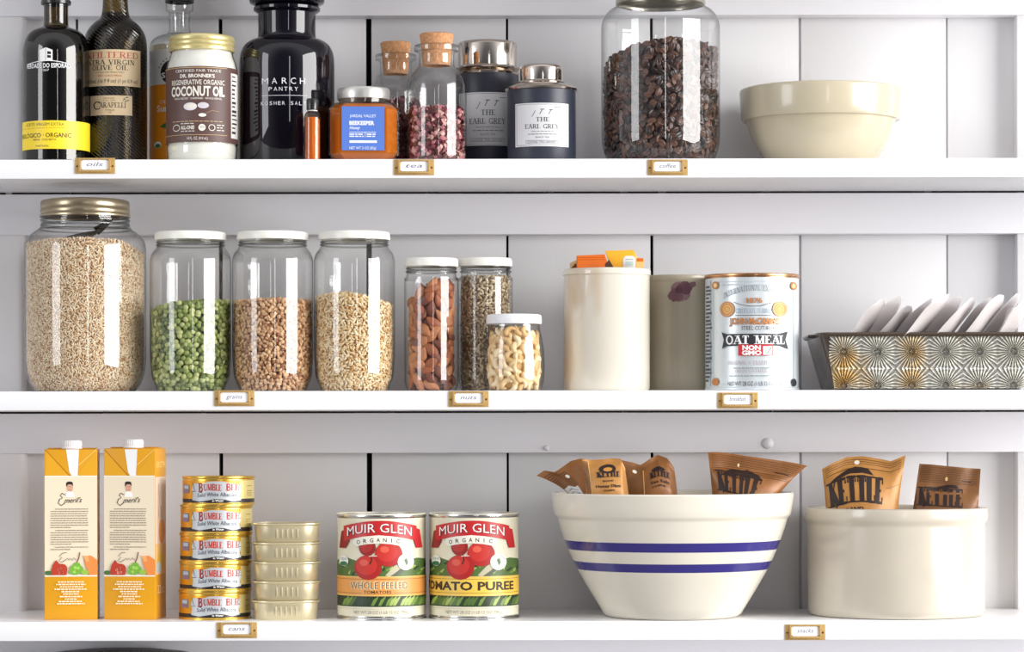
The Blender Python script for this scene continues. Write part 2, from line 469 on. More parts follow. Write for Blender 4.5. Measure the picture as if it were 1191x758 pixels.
def wall_rots(th, tilt=0.35, spin=1.0):
    """rotations that lay a grain (long axis X, flat axis Y) against a round wall at angle th, spun at random"""
    n = len(th)
    s = RNG.uniform(-math.pi, math.pi, n) * spin
    t = RNG.normal(0, tilt, n); u = RNG.normal(0, tilt, n)
    def R(ax, a):
        c, s2 = np.cos(a), np.sin(a); o = np.zeros(n); l = np.ones(n)
        if ax == 'x': return np.stack([np.stack([l, o, o], 1), np.stack([o, c, -s2], 1), np.stack([o, s2, c], 1)], 1)
        if ax == 'y': return np.stack([np.stack([c, o, s2], 1), np.stack([o, l, o], 1), np.stack([-s2, o, c], 1)], 1)
        return np.stack([np.stack([c, -s2, o], 1), np.stack([s2, c, o], 1), np.stack([o, o, l], 1)], 1)
    return R('z', th) @ R('x', t) @ R('z', u) @ R('y', s)
def np_mesh(name, V, F, mats, mi):
    me = bpy.data.meshes.new(name)
    nf, k = F.shape
    me.vertices.add(len(V)); me.vertices.foreach_set('co', (V * .001).astype(np.float32).ravel())
    me.loops.add(nf * k); me.loops.foreach_set('vertex_index', F.astype(np.int32).ravel())
    me.polygons.add(nf); me.polygons.foreach_set('loop_start', np.arange(0, nf * k, k, dtype=np.int32))
    for m in mats: me.materials.append(m)
    me.polygons.foreach_set('material_index', mi.astype(np.int32))
    me.polygons.foreach_set('use_smooth', np.ones(nf, bool))
    me.update(calc_edges=True); me.validate()
    return me
def wall_points(R, zlo, ztop, dx, dz, amin=-125, amax=125, layers=2, inset=3.0, jit=.35, rfun=None):
    """staggered rows of points just inside a round wall; ztop(x) is the height of the fill"""
    out = []
    for L in range(layers):
        rr0 = R - inset - L * inset * 1.1
        z = zlo + dz * .5
        row = 0
        while z < max(ztop(-R), ztop(R), ztop(0)):
            rr = rr0 if rfun is None else min(rfun(z) - inset - L * inset * 1.1, rr0)
            n = max(3, int(math.radians(amax - amin) * rr / dx))
            for i in range(n):
                a = math.radians(amin) + (i + (row % 2) * .5 + RNG.uniform(-jit, jit)) / n * math.radians(amax - amin)
                zz = z + RNG.uniform(-jit, jit) * dz
                x = rr * math.sin(a)
                if zz <= ztop(x) - dz * .3: out.append((x, -rr * math.cos(a), zz, a))
            z += dz; row += 1
    # the top of the heap
    n = int(3.14 * R * R / (dx * dz) * .75)
    for _ in range(n):
        r = (R - inset) * math.sqrt(RNG.uniform(0, 1)); a = RNG.uniform(-math.pi, math.pi)
        x = r * math.sin(a)
        out.append((x, -r * math.cos(a), ztop(x) - dz * .4 + RNG.uniform(-.3, .3) * dz, a))
    return np.array(out)
def grains_mesh(name, pts, base, scale, mats, tilt=.3, vary=.15, probs=None, core=None, core_mat=None):
    bv, bf = base
    n = len(pts)
    R = wall_rots(pts[:, 3], tilt)
    sc = np.array(scale)[None, :] * (1 + RNG.uniform(-vary, vary, (n, 1)))
    V = np.einsum('nij,nvj->nvi', R, bv[None] * sc[:, None, :]) + pts[:, None, :3]
    F = bf[None] + (np.arange(n) * len(bv))[:, None, None]
    mi = np.repeat(RNG.choice(len(mats), n, p=probs), len(bf))
    me = np_mesh(name, V.reshape(-1, 3), F.reshape(-1, bf.shape[1]), mats, mi)
    return me
def core_mesh(R, zlo, ztop, m, rfun=None, seg=40):
    mb = MB(); rings = []
    for k in range(11):
        t = k / 10
        ring = []
        for j in range(seg):
            a = 2 * math.pi * j / seg
            x = R * math.sin(a)
            z = zlo + t * (ztop(x) - zlo)
            rr = R if rfun is None else min(R, rfun(z) - (0))
            ring.append((rr * math.sin(a), -rr * math.cos(a), z))
        rings.append(ring)
    mb.loft(rings, m)
    return mb
def join_into(ob, mb):
    """adds the faces of a mesh builder to the object's mesh"""
    me = ob.data; bm = bmesh.new(); bm.from_mesh(me)
    base = len(me.materials)
    for m in mb.mats: me.materials.append(m)
    bv = [bm.verts.new((x * .001, y * .001, z * .001)) for x, y, z in mb.v]
    for f, k in zip(mb.f, mb.m):
        nf = bm.faces.new([bv[i] for i in f]); nf.material_index = base + k; nf.smooth = True
    bm.to_mesh(me); bm.free()

# ------------------------------------------------------------------ the setting: boarded wall, cleats, shelves
def paint(name, col, chip=0.0, rough=0.35):
    """brushed white oil paint on old boards, with a few scuffs"""
    m = bpy.data.materials.new(name); m.use_nodes = True; nt = m.node_tree; p = nt.nodes['Principled BSDF']
    p.inputs['Roughness'].default_value = rough
    t = nt.nodes.new('ShaderNodeTexCoord'); mpn = nt.nodes.new('ShaderNodeMapping')
    nt.links.new(t.outputs['Object'], mpn.inputs[0])
    mpn.inputs['Scale'].default_value = (1, 1, .12) if chip >= 0 and 'wall' in name else (.12, 1, 1)
    n = nt.nodes.new('ShaderNodeTexNoise'); n.inputs['Scale'].default_value = 130; n.inputs['Detail'].default_value = 5
    nt.links.new(mpn.outputs[0], n.inputs['Vector'])
    b = nt.nodes.new('ShaderNodeBump'); b.inputs['Strength'].default_value = .18; b.inputs['Distance'].default_value = .001
    nt.links.new(n.outputs['Fac'], b.inputs['Height']); nt.links.new(b.outputs[0], p.inputs['Normal'])
    n2 = nt.nodes.new('ShaderNodeTexNoise'); n2.inputs['Scale'].default_value = 9; n2.inputs['Detail'].default_value = 8; n2.inputs['Roughness'].default_value = .7
    nt.links.new(t.outputs['Object'], n2.inputs['Vector'])
    rp = nt.nodes.new('ShaderNodeValToRGB'); e = rp.color_ramp.elements
    e[0].position = .24; e[0].color = rgb(176, 160, 148); e[1].position = .285; e[1].color = rgb(*col)
    nt.links.new(n2.outputs['Fac'], rp.inputs[0]); nt.links.new(rp.outputs[0], p.inputs['Base Color'])
    return m
P_WALL = paint('white_wall_paint', (234, 233, 235))
P_SHELF = paint('white_shelf_paint', (246, 246, 248), rough=.3)
P_RAIL = paint('white_cleat_paint', (236, 235, 240))
DARK = mat('gap_shade_black', (14, 12, 12), .9)
WALLY, RAILY = 220.0, 190.0

def slab(name, x0, x1, y0, y1, z0, z1, m, bev=1.2, label=None, cat=None, kind='structure', seg=2):
    mb = MB(); mb.box(((x0 + x1) / 2, (y0 + y1) / 2, (z0 + z1) / 2), (x1 - x0, y1 - y0, z1 - z0), m, bev, seg)
    o = mb.build(name); tag(o, label, cat, None, kind); return o

# boards of the back wall: joints at these px columns, with joint widths in px and whether the joint is open (black) or painted over
joints = [(-84, 3, 1), (90, 3, 1), (257, 4.5, 1), (429.5, 6.4, 1), (590.5, 2.6, 1), (758.5, 3.4, 1), (931, 3.0, 0), (1102, 2.0, 0), (1290, 3, 0)]
wb = MB()
for (a, wa, _), (b, wb_, _) in zip(joints[:-1], joints[1:]):
    x0 = X_(a + wa / 2, WALLY); x1 = X_(b - wb_ / 2, WALLY)
    wb.box(((x0 + x1) / 2, WALLY + 9, 80), (x1 - x0, 18, 1300), P_WALL, 1.0, 2)
tag(wb.build('wall_back'), kind='structure')
db = MB()
db.box((0, WALLY + 22, 80), (1700, 4, 1300), DARK)
tag(db.build('trim_1'), kind='structure')       # darkness behind the open joints
pf = MB()
for (a, w, op) in joints:
    if not op: pf.box((X_(a, WALLY), WALLY + 9.5, 80), (w * 1.2 + 2, 14, 1290), mat('paint_in_joint', (196, 196, 202), .6))
tag(pf.build('trim_2'), kind='structure')
# side posts
slab('wall_left', -900, X_(28, RAILY), RAILY + 4, WALLY + 2, -560, 900, P_WALL, 9, seg=4)
slab('wall_right', X_(1184.5, RAILY), 900, RAILY + 6, WALLY + 2, -560, 900, P_WALL, 2)
# cleats below each shelf
k = 3
for S, zb in ((S0, Z_(18, RAILY)), (S1, Z_(272.5, RAILY)), (S2, Z_(526.5, RAILY)), (S3, Z_(781, RAILY))):
    slab('trim_%d' % k, -800, 800, RAILY, WALLY - .5, zb, S - TH - 2.0, P_RAIL, 1.6); k += 1
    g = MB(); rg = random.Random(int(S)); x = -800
    while x < 800:       # dark strips stand in for shade in the open joint, closed by paint elsewhere
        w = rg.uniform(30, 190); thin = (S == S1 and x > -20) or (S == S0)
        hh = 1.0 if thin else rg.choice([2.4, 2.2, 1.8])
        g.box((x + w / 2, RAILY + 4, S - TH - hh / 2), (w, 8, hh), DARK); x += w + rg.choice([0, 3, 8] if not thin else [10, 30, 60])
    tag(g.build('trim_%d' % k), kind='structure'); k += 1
lab = {S0: 'white painted shelf board just above the frame, over the oil bottles', S1: 'white painted shelf board carrying the oil bottles, tea tins and coffee jar',
       S2: 'white painted shelf board carrying the grain jars and the oatmeal can', S3: 'white painted shelf board carrying the cartons, cans and striped bowl',
       S4: 'white painted shelf board lowest, under the dark pot'}
for S in (S0, S1, S2, S3):
    slab('shelf_board', -800, 800, 0, WALLY - .3, S - TH, S, P_SHELF, 1.5, lab[S], 'shelf', kind='thing')
# blobs of old paint on the cleats
for px, py, r in ((893, 516, 7), (636, 521, 3.5)):
    mb = MB(); mb.lathe([(r, 0), (r * .92, 1.6), (r * .6, 3.2), (.01, 3.8)], P_RAIL, 20)
    o = mb.build('trim_%d' % k, loc=(X_(px, RAILY), RAILY, Z_(py, RAILY))); o.rotation_euler.x = math.radians(90); tag(o, kind='structure'); k += 1

# brass label holders on the shelf edges
BRASS = mat('brass', (214, 176, 112), .34, metal=.4, var=.15, vscale=300)
CARD = mat('card', (243, 243, 246), .6)
PEN = ink((95, 100, 125))
def label_holder(px, py, word, label):
    y = 0.0
    it = Item('label_holder', px, y, 0, label, 'label holder', 'brass label holders on the shelf edges', face=False)
    it.o.location = (X_(px, 0) * .001, 0, Z_(py, 0) * .001)
    fr = MB(); W, H = 47, 18.5
    fr.box((0, -.6, 0), (W, 1.2, H), BRASS, .5)
    # raised rim round the card window
    for (cx_, cz_, sx, sz) in ((-17.2, 1, 2.4, 15.5), (17.2, 1, 2.6, 15.5), (0, -6.2, 36, 2.4), (0, 7.9, 36, 1.6)):
        fr.box((cx_, -2.2, cz_), (sx, 2.4, sz), BRASS, .7)
    fr.build('frame', it.o)
    c = MB()
    pts = []
    for (qx, qz, a0) in ((13.2, 4.6, 0), (-13.2, 4.6, 90), (-13.2, -2.4, 180), (13.2, -2.4, 270)):
        for i in range(5):
            a = math.radians(a0 + i * 22.5); pts.append((qx + 2.6 * math.cos(a), qz + 2.2 * math.sin(a)))
    c.loft([[(x, -1.2, z) for x, z in pts], [(x, -1.7, z) for x, z in pts]], CARD)
    co = c.build('card', it.o)
    a = Art(lambda u, v, o: (u, -1.7 - o, v), lambda p: p, lambda p: -p, 0, start=0)
    a.text(word, -9.5, 9.5, -4.2, 0.4, PEN, shear=.25, bold=.0)
    a.build('writing', co)
    for sx in (-20.8, 20.8):
        s = MB(); s.lathe([(1.2, 0), (1.1, .6), (.5, .9), (.01, .9)], mat('brass_pin', (120, 90, 50), .4, metal=.8), 12)
        so = s.build('pin', it.o, (sx, -1.2, -.5)); so.rotation_euler.x = math.radians(90)
for px, py, w, l in ((111, 192, 'oils', 'brass label holder with handwritten card below the two olive oil bottles'),
                     (482, 194.3, 'tea', 'brass label holder with handwritten card below the cork stoppered bottles'),
                     (777, 195, 'coffee', 'brass label holder with handwritten card below the coffee bean jar'),
                     (272.5, 462.5, 'grains', 'brass label holder with handwritten card below the pea and lentil jars'),
                     (545, 463.8, 'nuts', 'brass label holder with handwritten card below the almond and seed jars'),
                     (858, 466, 'breakfast', 'brass label holder with handwritten card below the oatmeal can'),
                     (275, 732, 'cans', 'brass label holder with handwritten card below the tuna can stack'),
                     (936, 735.5, 'snacks', 'brass label holder with handwritten card below striped bowl and cream crock')):
    label_holder(px, py, w, l)
# ------------------------------------------------------------------ top shelf
CLEAR = glass('clear_glass')
def threads(it, rows):
    """the moulded screw thread of a jar's neck: rings of thick glass"""
    mb = MB()
    for hw, py, h in rows:
        r, z = it.r(hw), it.z(py)
        mb.lathe([(r - .6, z - h), (r + .9, z - h * .5), (r + 1.1, z), (r + .9, z + h * .5), (r - .6, z + h)], THICK, 72)
    return mb.build('screw_thread', it.o)
THICK = glass('thick_clear_glass', tint=(.72, .74, .73), edge=(.10, .11, .11), power=1.2)
WHITE = (246, 245, 242)

# --- dark olive oil bottle, yellow label
it = Item('olive_oil_bottle', 66, 62, S1, 'black olive oil bottle with yellow band label, leftmost on the top shelf', 'bottle', 'bottles and jars on the top shelf')
OLIVE = glass('olive_bottle_glass', tint=(.30, .23, .09), edge=(.02, .018, .01), power=1.2)
mb = MB()
body = smooth(it.prof([(38.5, 75), (38.3, 60), (36.8, 50), (33.5, 42), (28, 36), (20, 32.5), (15.5, 30.5), (14.2, 27), (14, 14), (14.2, 4)]), 4)
mb.lathe([(.01, 0), (it.r(36), 0), (it.r(38.5), 3)] + body, OLIVE, 72)
b = mb.build('body', it.o)
mb = MB(); mb.lathe([(.01, 1), (it.r(37), 1)] + [(r - 1.6, z - .8) for r, z in body[:int(len(body) * .60)]] + [(.01, it.z(33))], mat('dark_olive_oil', (26, 20, 17), .06, coat=.4), 64)
mb.build('oil', it.o)
mb = MB(); mb.lathe(it.prof([(14.8, 5), (17.4, 4.5), (17.6, 1), (16, -1), (15.8, -38), (14, -40), (.1, -40)]), mat('black_cap', (22, 21, 23), .3, coat=.4), 40)
mb.build('cap', it.o)
R = it.r(38.7); a = cyl_art(it, R)
Y = mat('yellow_label', (245, 214, 40), .45)
a.lay = .25
a.raw([(-R * 1.9, it.zf(172, R)), (R * 1.9, it.zf(172, R)), (R * 1.9, it.zf(139, R)), (-R * 1.9, it.zf(139, R))], [(0, 1, 2, 3)], Y)
dk = ink((70, 60, 40))
a.text('AZEITE VIRGEM EXTRA', 32, 75, 141.5, 145, dk)
a.greek(26, 84, 147.2, .7, ink((205, 165, 50)), 1)
a.text('BIOLÓGICO · ORGANIC', 28, 83, 153.5, 158.5, ink((60, 50, 30)), bold=.015)
a.text('PRIMA  COLHEITA', 40, 66, 160, 162.3, dk)
a.text('PORTUGAL', 43, 58, 167.5, 169.5, dk)
a.build('label', it.o)
a = cyl_art(it, R); W = ink((238, 238, 238))
a.poly([(47.5, 57), (54, 54), (54, 70), (47.5, 70)], W); a.poly([(54.5, 54), (62, 57), (62, 69.5), (54.5, 70)], W)
for yy in (58.5, 62.8): a.poly([(56, yy), (60.2, yy + .5), (60.2, yy + 3.5), (56, yy + 3.3)], ink((30, 28, 30)))
a.line([(33 + i * 5, 72.8 - 3.4 * (1 - ((i - 4.7) / 4.7) ** 2)) for i in range(10)] + [(79, 72.5)], .8, W)
a.text('HERDADE DO ESPORÃO', 33, 82, 72.5, 77.5, W, bold=.02)
a.text('1267', 50, 58, 79, 81.6, W)
a.build('printing', it.o)

# --- carapelli
it = Item('olive_oil_bottle', 135, 100, S1, 'dark ribbed olive oil bottle with two beige paper labels', 'bottle', 'bottles and jars on the top shelf')
OL2 = glass('ribbed_olive_glass', tint=(.42, .33, .12), edge=(.03, .028, .012), power=1.2, bump='diagonal')
mb = MB()
body = smooth(it.prof([(36.6, 60), (36.2, 48), (34, 39), (30, 32), (25, 26.5), (20, 22.5), (17, 18.5), (15.2, 12), (14.5, 2), (14.2, -12)]), 4)
mb.lathe([(.01, 0), (it.r(34), 0), (it.r(36.6), 3)] + body, OL2, 72)
mb.build('body', it.o)
mb = MB(); mb.lathe([(.01, 1), (it.r(35), 1)] + [(r - 1.6, z - .8) for r, z in body[:-9]] + [(.01, body[-9][1])], mat('green_gold_oil', (50, 42, 18), .08, coat=.2), 64)
mb.build('oil', it.o)
mb = MB(); mb.lathe(it.prof([(14.6, -12), (17.2, -12.5), (17.2, -18), (15.8, -20), (15.8, -44), (.1, -46)]), MATS['black_cap'], 40)
mb.build('cap', it.o)
R = it.r(36.9); a = cyl_art(it, R); K = ink((52, 44, 38)); RD = ink((186, 84, 58)); BG = mat('beige_label', (214, 190, 152), .55, var=.06)
a.rect(100.5, 56.5, 163.5, 99, BG)
a.text('UNFILTERED', 99.5, 160.5, 59.5, 66.5, RD, 'serif', weight=.9)
a.text('EXTRA VIRGIN', 101.5, 157, 68.5, 74, K, 'serif', weight=.95)
a.text('OLIVE OIL', 109, 149, 75, 80.3, K, 'serif', weight=.95)
a.text('COLD EXTRACTED', 113, 145, 82.2, 84, ink((120, 90, 60)))
a.text('FIRST COLD PRESS', 115, 142, 86, 88, RD)
a.text('500mL (16.9 fl oz) (1 pt 0.9 oz)', 104, 160, 91, 95.2, K, shear=.2)
a.build('front_label', it.o)
a = cyl_art(it, R)
a.rect(106.5, 110, 154, 133, BG)
a.text('FIRENZE', 121, 134, 112.5, 114.4, ink((130, 105, 70)))
a.text('DAL 1893', 121, 135, 115.2, 116.8, ink((130, 105, 70)))
a.text('C', 110, 117.5, 117, 126, K, 'serif', weight=1.0)
a.text('ARAPELLI', 116.5, 147, 118.3, 124.2, K, 'serif', weight=.9)
a.line([(143, 117), (146, 112.5), (150, 111.5)], .5, ink((90, 105, 60)))
for q in ((145, 114), (148, 112), (149, 115.5), (146.5, 116.5)): a.ell(q[0], q[1], 1.3, .8, ink((90, 105, 60)), 10)
a.text('ITALIA', 124, 134, 126.2, 128, ink((130, 105, 70)))
a.text('OIL', 127, 131, 129, 130.6, ink((130, 105, 70)))
a.build('brand_label', it.o)

# --- sunflower oil, clear
it = Item('sunflower_oil_bottle', 209.5, 145, S1, 'clear glass oil bottle with white and orange label behind the coconut oil jar', 'bottle', 'bottles and jars on the top shelf')
mb = MB()
body = smooth(it.prof([(35, 62), (34.8, 56), (33, 49), (28, 44), (21, 41), (14.5, 39), (12.2, 33), (12, 22), (12.4, 14), (15.5, 12), (16, 8), (15.6, 3)]), 4)
mb.lathe([(.01, 0), (it.r(33), 0), (it.r(35), 3)] + body, glass('clear_oil_bottle_glass', edge=(.35, .38, .38), power=2.6), 64)
mb.build('body', it.o)
mb = MB(); mb.lathe([(.01, 1), (it.r(33), 1), (it.r(33.6), it.z(62)), (it.r(33.2), it.z(54)), (.01, it.z(53.6))], translucent('pale_oil', (226, 216, 186), (250, 244, 225), .55), 48)
mb.build('oil', it.o)
mb = MB(); mb.lathe(it.prof([(16.6, 2.6), (17, 2), (17, -22), (16, -24), (.1, -24)]), MATS['black_cap'], 36); mb.build('cap', it.o)
R = it.r(35.2); a = cyl_art(it, R)
a.raw([(-R * 1.35, it.zf(186, R)), (R * 1.2, it.zf(186, R)), (R * 1.2, it.zf(56, R)), (-R * 1.35, it.zf(56, R))], [(0, 1, 2, 3)], mat('white_label_paper', (226, 224, 222), .5))
a.raw([(-R * 1.35, it.zf(186, R)), (R * 1.2, it.zf(186, R)), (R * 1.2, it.zf(97, R)), (-R * 1.35, it.zf(97, R))], [(0, 1, 2, 3)], mat('orange_label_paper', (242, 150, 26), .5))
a.ell(203, 83, 15, 15, ink((24, 22, 26))); W = ink((240, 240, 240))
a.text('S', 189, 193.5, 83.5, 89.5, W, bold=.02)
for i in range(9):
    th = math.radians(200 + i * 14); a.rect(203 + 17.5 * math.cos(th) - .5, 83 + 17.5 * math.sin(th) - .8, 203 + 17.5 * math.cos(th) + .6, 83 + 17.5 * math.sin(th) + .8, ink((40, 40, 44)))
a.text('COLD PRESSED', 187, 214, 115.5, 119.3, W)
a.text('Sunflower', 184, 226, 121.5, 128.5, W, bold=.02)
a.poly([(187, 146), (194, 141.5), (200, 144), (195, 149)], ink((70, 120, 50)))
a.ell(185, 167, 4, 4, W); a.ell(185, 168.2, 3, 2.4, ink((70, 130, 60)))
a.build('label', it.o)

# --- coconut oil
it = Item('coconut_oil_jar', 235.5, 62, S1, 'white coconut oil jar with brown label and gold screw lid', 'jar', 'bottles and jars on the top shelf')
mb = MB()
body = smooth(it.prof([(40.8, 172), (40.2, 168.5), (40.6, 165), (41.3, 160), (41.3, 90), (41, 80), (39.5, 73), (37.2, 67), (36, 62), (36, 57)]), 3)
mb.lathe([(.01, 0), (it.r(36), 0), (it.r(40), 5)] + body, glass('coconut_jar_glass', edge=(.55, .58, .56)), 72)
mb.build('body', it.o)
mb = MB(); mb.lathe([(.01, 1), (it.r(35), 1.2), (it.r(38.6), 6)] + [(r - 1.4, z) for r, z in body[:-2]] + [(.01, body[-3][1])], mat('coconut_fat', (240, 238, 228), .4, var=.04), 64)
mb.build('coconut_oil', it.o)
GOLD = mat('gold_lid', (226, 212, 152), .3, metal=.55)
mb = MB(); mb.lathe(it.prof([(36.5, 61), (38.2, 60), (38.4, 57), (37.2, 55.5), (38.2, 54), (38.2, 51.5), (37, 50), (38, 48.5), (38, 45), (36.6, 43), (34, 42.3), (.1, 42.3)]), GOLD, 72)
mb.build('lid', it.o)
R = it.r(41.5); a = cyl_art(it, R); BR = mat('brown_label', (92, 66, 62), .5); W = ink((238, 232, 220))
def urect(a, R, it, u0, u1, p0, p1, m): a.raw([(R * u0, it.zf(p1, R)), (R * u1, it.zf(p1, R)), (R * u1, it.zf(p0, R)), (R * u0, it.zf(p0, R))], [(0, 1, 2, 3)], m)
urect(a, R, it, -1.9, 1.9, 76, 164, BR)
urect(a, R, it, .93, 1.45, 82, 158, mat('label_back_white', (225, 222, 218), .5))
for i in range(14): urect(a, R, it, .97, 1.12 + .18 * random.random(), 85 + i * 5, 86.4 + i * 5 + random.random() * 1.5, ink((60, 50, 50)))
a.rect(194, 77.2, 264, 77.9, ink((205, 170, 120))); a.rect(194, 155.6, 264, 156.1, ink((205, 170, 120)))
a.text('CERTIFIED FAIR TRADE', 206, 257, 79.8, 82.8, W)
a.text("DR. BRONNER'S", 211, 250, 85.3, 89.3, W, bold=.03)
a.text('REGENERATIVE ORGANIC', 202, 261, 92, 97.5, W, bold=.01)
a.text('COCONUT OIL', 201.5, 261, 99.8, 110.5, W, bold=.035)
a.text('FRESH-PRESSED · UNREFINED · WHOLE KERNEL', 205, 258, 112.5, 114.7, W)
a.ell(222.5, 123, 7.5, 4.6, ink((225, 222, 226))); a.ell(224, 122.6, 5.5, 3, W)
a.ell(237, 121.8, 6.4, 3.6, ink((205, 200, 208))); a.ell(236, 133, 4.4, 2.1, W)
a.line([(240, 131), (247, 127.5), (255, 129)], .5, ink((190, 150, 110)))
a.greek(203, 260, 139.8, .8, ink((200, 170, 130)), 4)
a.ring(207, 147.5, 3.6, .8, W); a.text('ALL-ONE!', 212, 227, 145.4, 149.4, W, bold=.03); a.greek(212, 227, 142.4, .8, W, 2); a.greek(212, 227, 151.2, .8, W, 3)
a.ell(235.5, 147.5, 4, 4, W); a.text('USDA', 232.6, 238.4, 145.6, 148, ink((92, 66, 62)))
a.ring(246.5, 147.5, 3.4, .8, W); 
for q in (144, 147, 150): a.greek(252, 260, q, .9, W, int(q))
a.text('14 FL. OZ. (414 mL)', 219, 242, 158.3, 161.8, W)
a.build('label', it.o)

# --- march pantry jar
it = Item('salt_jar', 334.5, 100, S1, 'large black glass salt jar with stopper lid and thin white lettering', 'jar', 'bottles and jars on the top shelf')
NOIR = mat('violet_black_glass', (12, 9, 20), .03, spec=.6)
mb = MB()
body = smooth(it.prof([(55.3, 90), (55.2, 72), (53.6, 61), (49.5, 53), (43, 47.8), (36.5, 45.5), (33.8, 43), (33.4, 30), (33.6, 16)]), 4) + it.prof([(36, 14.5), (38.6, 12.5), (38.8, 9.5), (37.5, 8), (33, 7.6)])
mb.lathe([(.01, 0), (it.r(53), 0), (it.r(55.3), 4)] + body, NOIR, 96); mb.build('body', it.o)
mb = MB(); mb.lathe(it.prof([(30, 7.4), (38, 6.5), (43, 3.5), (44, 0.5), (41, -3), (31, -6), (15, -9), (12, -14), (14, -20), (18, -26), (16, -33), (8, -38), (.1, -39)]), NOIR, 72); mb.build('stopper', it.o)
R = it.r(55.4); a = cyl_art(it, R); W = ink((225, 225, 230))
for i, ch in enumerate('MARCH'):
    x = (306, 317.2, 328.6, 338.6, 349.2)[i]; a.text(ch, x, x + (7.2 if ch == 'M' else 6), 89.8, 96.8, W, newlayer=False)
for i, ch in enumerate('PANTRY'):
    x = 313.5 + i * 5.9; a.text(ch, x, x + 4, 100.4, 105, W, newlayer=False)
a.rect(306, 110, 358, 110.5, W)
for i, ch in enumerate('KOSHER SALT'):
    x = 305 + i * 4.8
    if ch != ' ': a.text(ch, x, x + 3.2, 117.2, 121.4, W, newlayer=False)
a.build('lettering', it.o)

# --- small amber vial
it = Item('extract_bottle', 364, 22, S1, 'tiny amber glass bottle with black cap in front of the black salt jar', 'bottle', 'bottles and jars on the top shelf')
mb = MB(); mb.lathe([(.01, 0), (it.r(9.8), 0)] + smooth(it.prof([(9.9, 140), (9.7, 136), (8, 131.5), (5.6, 129), (5, 127), (5, 122)]), 4), glass('amber_glass', tint=(1.0, .78, .45), edge=(.05, .02, .005), power=.7), 40); mb.build('body', it.o)
mb = MB(); mb.lathe([(.01, .8), (it.r(8.6), .8)] + it.prof([(8.6, 139), (6, 136), (.1, 136)]), mat('amber_extract', (250, 152, 44), .2, spec=.3), 32); mb.build('extract', it.o)
mb = MB()
pr = it.prof([(6.4, 127.6), (6.9, 127), (6.9, 116), (6.2, 114.4), (.1, 114.2)]); mb.lathe(pr, MATS['black_cap'], 32); mb.build('cap', it.o)
mb = MB(); mb.lathe(it.prof([(5.6, 129.4), (6.1, 129), (6.1, 128), (5.5, 127.6)]), mat('clear_neck_ring', (205, 205, 205), .2), 32); mb.build('neck_ring', it.o)

# --- honey jar: square with cut corners
it = Item('honey_jar', 423.5, 58, S1, 'squat amber honey jar with blue label and silver lid', 'jar', 'bottles and jars on the top shelf')
def chamf(w, d, c): return [(-w + c, -d), (w - c, -d), (w, -d + c), (w, d - c), (w - c, d), (-w + c, d), (-w, d - c), (-w, -d + c)]
HW = it.r(40.5)
def stack(zs): return [[(x, y, z) for x, y in chamf(w, w * .8, c)] for w, c, z in zs]
zt = it.z(122); 
mb = MB(); mb.loft(stack([(HW - 7, 12, 0), (HW, 13, 9), (HW, 13, zt - 6), (HW - 7, 14, zt + 1)]), glass('honey_jar_glass', tint=(.97, .93, .85), edge=(.5, .42, .3)), (True, True))
mb.lathe([(it.r(28.5), zt + 1), (it.r(28.5), it.z(115))], MATS['honey_jar_glass'], 48)
mb.build('body', it.o, angle=20)
HON = bpy.data.materials.new('honey'); HON.use_nodes = True; p = HON.node_tree.nodes['Principled BSDF']
p.inputs['Base Color'].default_value = rgb(196, 112, 34); p.inputs['Roughness'].default_value = .15; p.inputs['Subsurface Weight'].default_value = .25
p.inputs['Subsurface Radius'].default_value = (.03, .01, .002); p.inputs['Subsurface Scale'].default_value = 1.0
mb = MB(); mb.loft(stack([(HW - 9, 11, 2), (HW - 2, 12, 10), (HW - 2, 12, zt - 7), (HW - 8, 13, zt - 1)]), HON); mb.build('honey', it.o, angle=20)
mb = MB(); mb.lathe(it.prof([(29, 116.5), (30.2, 116), (30.6, 113), (30.6, 106), (29.4, 103.6), (27, 103), (.1, 103)]), mat('silver_lid', (212, 210, 206), .35, metal=.7), 64); mb.build('lid', it.o)
a = flat_art(it, HW * .8); BL = mat('blue_label', (84, 122, 204), .5); W = ink((240, 242, 250))
a.rect(398, 123.5, 447.5, 174.5, BL)
a.text('JARDAL VALLEY', 407.5, 438, 132.8, 136, W)
a.text('BEEKEEPER', 407, 436, 140.6, 144.8, W, bold=.04); a.text('Honey', 407, 419.5, 146.4, 150, W, shear=.4, bold=.01)
a.rect(407, 153.2, 438, 153.8, W); a.rect(425, 154, 425.5, 159.5, W)
for q in (155.2, 157.6): a.greek(407, 423.5, q, 1.2, W, 1); a.greek(427, 438, q, 1.2, W, 2)
a.rect(407, 163, 439, 165.8, W)
a.text('NET WT 3 OZ (85g)', 407, 438, 170.2, 173.2, W)
a.build('label', it.o)

